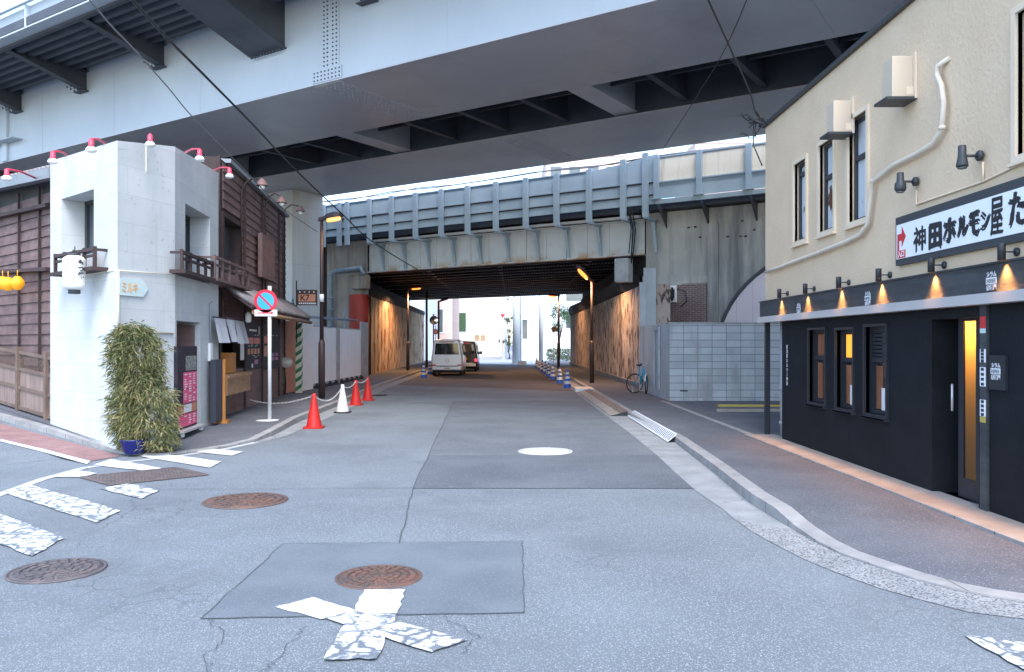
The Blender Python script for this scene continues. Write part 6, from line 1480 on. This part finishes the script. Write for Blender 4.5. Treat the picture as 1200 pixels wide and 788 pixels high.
bld('apartment_building', 'pale cream building far beyond the underpass with a green window', 'building', wx(531), wx(594), Yb, Yb + 12, 17, 'far_cream',
    [(wx(536), wx(546), wz(389), wz(367), 'leaf_green'), (wx(556), wx(562), wz(400), wz(393), 'far_brown'), (wx(563), wx(569), wz(400), wz(393), 'far_brown'), (wx(584), wx(586), wz(402), wz(398), None),
     (wx(541), wx(551), 9, 11.5, None), (wx(556), wx(566), 9, 11.5, None), (wx(572), wx(582), 9, 11.5, None), (wx(541), wx(551), 12.8, 15.2, None), (wx(556), wx(566), 12.8, 15.2, None)])
bld('town_house', 'pinkish building beyond the underpass behind the round mirror', 'building', -24, wx(530, 92), 92, 104, 13, 'far_pink', [(wx(515, 92), wx(519, 92), 3, 5.6, None), (-14, -12, 6, 8, None), (-18, -16, 6, 8, None)])
bld('shop_building', 'white walled shop front edge just outside the left mouth of the underpass', 'building', -22, -8.3, 76, 90, 9, 'far_white', [(-12, -10, 4.5, 6.5, None), (-16, -14, 4.5, 6.5, None)])
bld('concrete_building', 'pale blue white building with horizontal joints right of the road beyond the underpass', 'building', wx(605, 84), wx(644, 84), 84, 100, 12, 'far_white', [(wx(612, 84), wx(618, 84), 2.2, 4.2, None), (wx(624, 84), wx(634, 84), 7.5, 9.5, None), (wx(612, 84), wx(618, 84), 7.5, 9.5, None)])
bld('apartment_building', 'white building behind the street trees on the far right', 'building', wx(640, 120), 40, 120, 134, 16, 'far_white', [(8 + i * 4, 10.4 + i * 4, 4 + j * 4, 6.2 + j * 4, None) for i in range(7) for j in range(3)])
bld('office_tower', 'tall pale pink building rising above the railway parapet', 'building', wx(640, 150), wx(775, 150), 150, 170, wz(183, 150), 'far_pink', [(wx(645 + 22 * i, 150), wx(658 + 22 * i, 150), 24.5 + 4 * j, 26.5 + 4 * j, None) for i in range(6) for j in range(3)])
bld('office_tower', 'lower pale cream building showing above the cream parapet panels', 'building', wx(815, 160), wx(905, 160), 160, 180, wz(168, 160), 'far_pink', [])
m = MB(); m.box(wx(506, 74), wx(508, 74), 74, 74.1, 3.1, 3.4)
# utility poles and pipe columns
for (px, py, r, hh_, mm, lb) in ((593, 418, .18, 9, 'far_blue', 'grey utility pole beside the cream building beyond the underpass'), (605, 426.5, .36, 9, 'far_blue', 'thick pale blue column right of the road beyond the underpass'),
                                 (609.5, 426, .14, 9, 'fence_grey', 'dark grey utility pole just behind the pale blue column'), (634, 427, .2, 9, 'far_blue', 'pale utility pole before the blue white building'), (500, 432.5, .09, 5.3, 'pole_brown', 'thin brown pole at the end of the left underpass panels')):
    x, y = g(px, py); t = thing('utility_pole', lb, 'utility pole', (x, y, 0), 'poles beyond the underpass')
    m = MB(); m.tube([(x, y, 0), (x, y, hh_)], [r, r * .8], 14); m.build('pole', mm, t)
    if r < .3: m = MB(); m.box(x - .6, x + .6, y - .05, y + .05, hh_ - .6, hh_ - .5); m.lathe([(.2, 0), (.2, .5)], (x + .3, y - .2, hh_ - 1.6 if hh_ > 6 else 3.4), 12) if px in (593, 634) else None; m.build('cross_arm', 'fence_grey', t)
# mirror, entry sign
x, y = g(508, 430); t = thing('traffic_mirror', 'round traffic mirror on a pole beyond the left end of the underpass', 'traffic mirror', (x, y, 0))
m = MB(); m.tube([(x, y, 0), (x, y, 3.9)], .05, 8); m.build('pole', 'mirror_orange', t)
c = atY(508.5, 375.5, y - .1); m = MB(); m.lathe([(.33, 0), (.33, .06)], c, 24, axis='y'); m.build('mirror_rim', 'mirror_orange', t)
m = MB(); m.lathe([(.29, -.03), (.001, -.05)][::1], c, 24, axis='y', cap=False); m.build('mirror_face', 'mirror', t)
x, y = g(510.5, 431); t = thing('road_sign', 'small red ringed round road sign below the traffic mirror', 'road sign', (x, y, 0)); c = atY(510.5, 389, y)
m = MB(); m.tube([(x, y + .03, 0), (x, y + .03, 3)], .03, 6); m.build('pole', 'pole_white', t)
m = MB(); m.lathe([(.19, 0), (.19, .02)], c, 24, axis='y'); m.build('sign_disc', 'road_sign_red', t); m = MB(); m.lathe([(.11, -.004), (.11, 0)], c, 20, axis='y'); m.build('sign_field', 'label_white', t)
x, y = g(648.5, 432); t = thing('road_sign', 'back of a small round sign on a pole before the hedge', 'road sign', (x, y, 0)); c = atY(649.5, 386, y)
m = MB(); m.tube([(x, y + .03, 0), (x, y + .03, 3.0)], .03, 6); m.build('pole', 'pole_white', t); m = MB(); m.lathe([(.2, 0), (.2, .02)], c, 20, axis='y'); m.build('sign_disc', 'pole_brown', t)
x, y = g(588, 420, 0); t = thing('road_sign', 'faint red sign on the cream building beyond the underpass', 'road sign', atY(589, 370, 106)); c = atY(589, 370, 106)
m = MB(); m.prism([c + Vector((-.35, 0, .2)), c + Vector((0, 0, -.35)), c + Vector((.35, 0, .2))], (0, .03, 0)); m.tube([c + Vector((0, .05, -.3)), Vector((c.x, 106.05, 0))], .03, 6); m.build('sign_plate', 'road_sign_red', t)
x, y = g(590, 422.5); m = MB(); m.prism([(x - .2, y, 0), (x + .2, y, 0), (x + .2, y + .1, .9), (x - .2, y + .1, .9)], (0, .06, 0)); tag(m.build('standing_board', 'fence_grey', origin=(x, y, 0)), 'small dark standing board at the foot of the grey utility pole', 'sign board')
x, y = g(612, 428.5); m = MB(); m.box(x - .35, x + .35, y, y + .4, 0, .35); tag(m.build('concrete_block', 'far_white', origin=(x, y, 0), bevel=.05), 'low white block at the foot of the pale blue column', 'block')
# trees and hedge
def tree(x, y, h, r, lb, seed, mats=('leaf_green', 'leaf_dark'), nl=1500, th=.45, nm='street_tree', group='street trees beyond the underpass'):
    rn = random.Random(seed); t = thing(nm, lb, 'tree', (x, y, 0), group)
    m = MB(); m.tube([(x, y, 0), (x + rn.uniform(-.1, .1), y, h * th * .6), (x + rn.uniform(-.15, .15), y, h * th * 1.2)], [.09, .07, .05], 8)
    cl = []
    for i in range(9):
        an = rn.uniform(0, 6.28); c = Vector((x + math.cos(an) * r * rn.uniform(.2, .7), y + math.sin(an) * r * rn.uniform(.2, .7), h * th + (h * (1 - th)) * rn.uniform(.2, .9))); cl.append(c)
        m.tube([(x, y, h * th * .8), Vector((x, y, h * th)).lerp(c, .5) + Vector((0, 0, .1)), c], [.04, .025, .01], 5, cap=False)
    m.build('trunk', 'bark', t); m = MB()
    for i in range(nl):
        m.mi = rn.choice((0, 0, 1)); c = rn.choice(cl); v = Vector((rn.gauss(0, 1), rn.gauss(0, 1), rn.gauss(0, .8))).normalized() * r * .42 * rn.random() ** .5
        leafq(m, c + v, Vector((rn.uniform(-1, 1), rn.uniform(-1, 1), rn.uniform(-1, .6))), rn.uniform(.12, .22), .05, rn)
    m.build('crown', list(mats), t)
tree(5.2, 88, 5.8, 1.7, 'leafy street tree nearest the underpass wall beyond the hedge', 11); tree(7.4, 93, 6.2, 1.7, 'second leafy street tree behind the hedge, farther to the right', 12)
x, y = g(597.5, 421); tree(x - .1, y, 5.0, .7, 'narrow dark green shrub tree between the utility poles', 15, nl=500, nm='slim_tree', th=.15)
rn = random.Random(6); m = MB(); hx0, hx1, hyy = wx(641, 80), wx(671, 80), 80
for i in range(2600):
    m.mi = rn.choice((0, 0, 1)); leafq(m, Vector((rn.uniform(hx0, hx1 + 1), hyy + rn.uniform(0, .9), rn.uniform(.05, 1.25) ** .9)), Vector((rn.uniform(-1, 1), rn.uniform(-1, 1), rn.uniform(-.6, 1))), .16, .04, rn)
tag(m.build('hedge', ['leaf_green', 'leaf_dark'], origin=(hx0, hyy, 0)), 'low clipped green hedge beyond the right end of the underpass', 'hedge')

# ================================================================== OVERHEAD CABLES
def cable(pts, r, lb, mm='wire', n=5, extra=None):
    P = [atY(px, py, Y) for px, py, Y in pts]; out = []
    for i in range(len(P) - 1):
        p0 = P[max(i - 1, 0)]; p1 = P[i]; p2 = P[i + 1]; p3 = P[min(i + 2, len(P) - 1)]
        for k in range(n): u = k / n; out.append(.5 * ((2 * p1) + (p2 - p0) * u + (2 * p0 - 5 * p1 + 4 * p2 - p3) * u * u + (3 * p1 - p0 - 3 * p2 + p3) * u ** 3))
    out.append(P[-1]); m = MB(); m.tube(out, r, 6)
    if extra:
        for p in out[2::extra]: m.lathe([(r * 1.8, -.04), (r * 1.8, .04)], p, 6)
    tag(m.build('overhead_cable', mm, origin=P[-1]), lb, 'cable', 'overhead cables')
cable([(130, -30, 7), (155, 0, 7.4), (193, 42, 8.4), (239, 88, 10), (300, 150, 12.5), (345, 198, 16), (400, 250, 20), (440, 286, 24), (500, 322, 32), (525, 334, 36)], .016, 'thick black cable running from the top left down into the underpass', extra=None)
cable([(88, -20, 8), (105, 0, 8.4), (130, 30, 9), (157, 58, 10), (198, 104, 12), (228, 140, 13.5), (287, 200, 17), (330, 243, 20), (372, 272, 24.5)], .010, 'thin grey cable running from the top left to the first street lamp', 'wire_grey')
cable([(818, -30, 8), (830, 0, 8.6), (855, 55, 10), (879, 109, 12), (886, 133, 13.5), (899, 146, 14.2)], .012, 'black cable crossing the viaduct soffit towards the restaurant roof')
cable([(886, -30, 9), (875, 0, 9.8), (858, 40, 12), (841, 74, 15), (822, 104, 17), (806, 130, 19.5), (775, 178, 26)], .010, 'thin black cable crossing down to the railway parapet')
c = Vector((XF + .25, YC + .45, ZR + .1)); m = MB()
rr_ = random.Random(3)
m.tube([c, c + Vector((-.4, .1, .25))], .03, 6)
for k in range(7):
    p = c + Vector((-.35 + rr_.uniform(-.1, .3), rr_.uniform(-.1, .3), .2)); pts = [p]
    for j in range(6): pts.append(pts[-1] + Vector((rr_.uniform(-.13, .13), rr_.uniform(-.1, .1), rr_.uniform(-.17, .08))))
    m.tube(pts, .010, 5)
m.tube([c + Vector((-.3, .1, .2)), c + Vector((-.33, 0, -.3)), c + Vector((-.2, -.1, -.7))], .012, 5)
tag(m.build('cable_tangle', 'wire', origin=c), 'tangle of black cables on a bracket at the restaurant roof corner', 'cables')
# catenary wires of the railway above the parapet
for k, (y_, px0, px1) in enumerate(((9.9, -20, 14), (10.4, -20, 14))):
    m = MB(); pts = [B(s, -3 - k * 2, y_ - .15 * math.sin(s * .4) ** 2) for s in range(-20, 34, 3)]; m.tube(pts, .03, 5); tag(m.build('railway_wire', 'wire_grey', origin=pts[0]), ['lower', 'upper'][k] + ' thin wire strung along the railway above the parapet', 'wire')
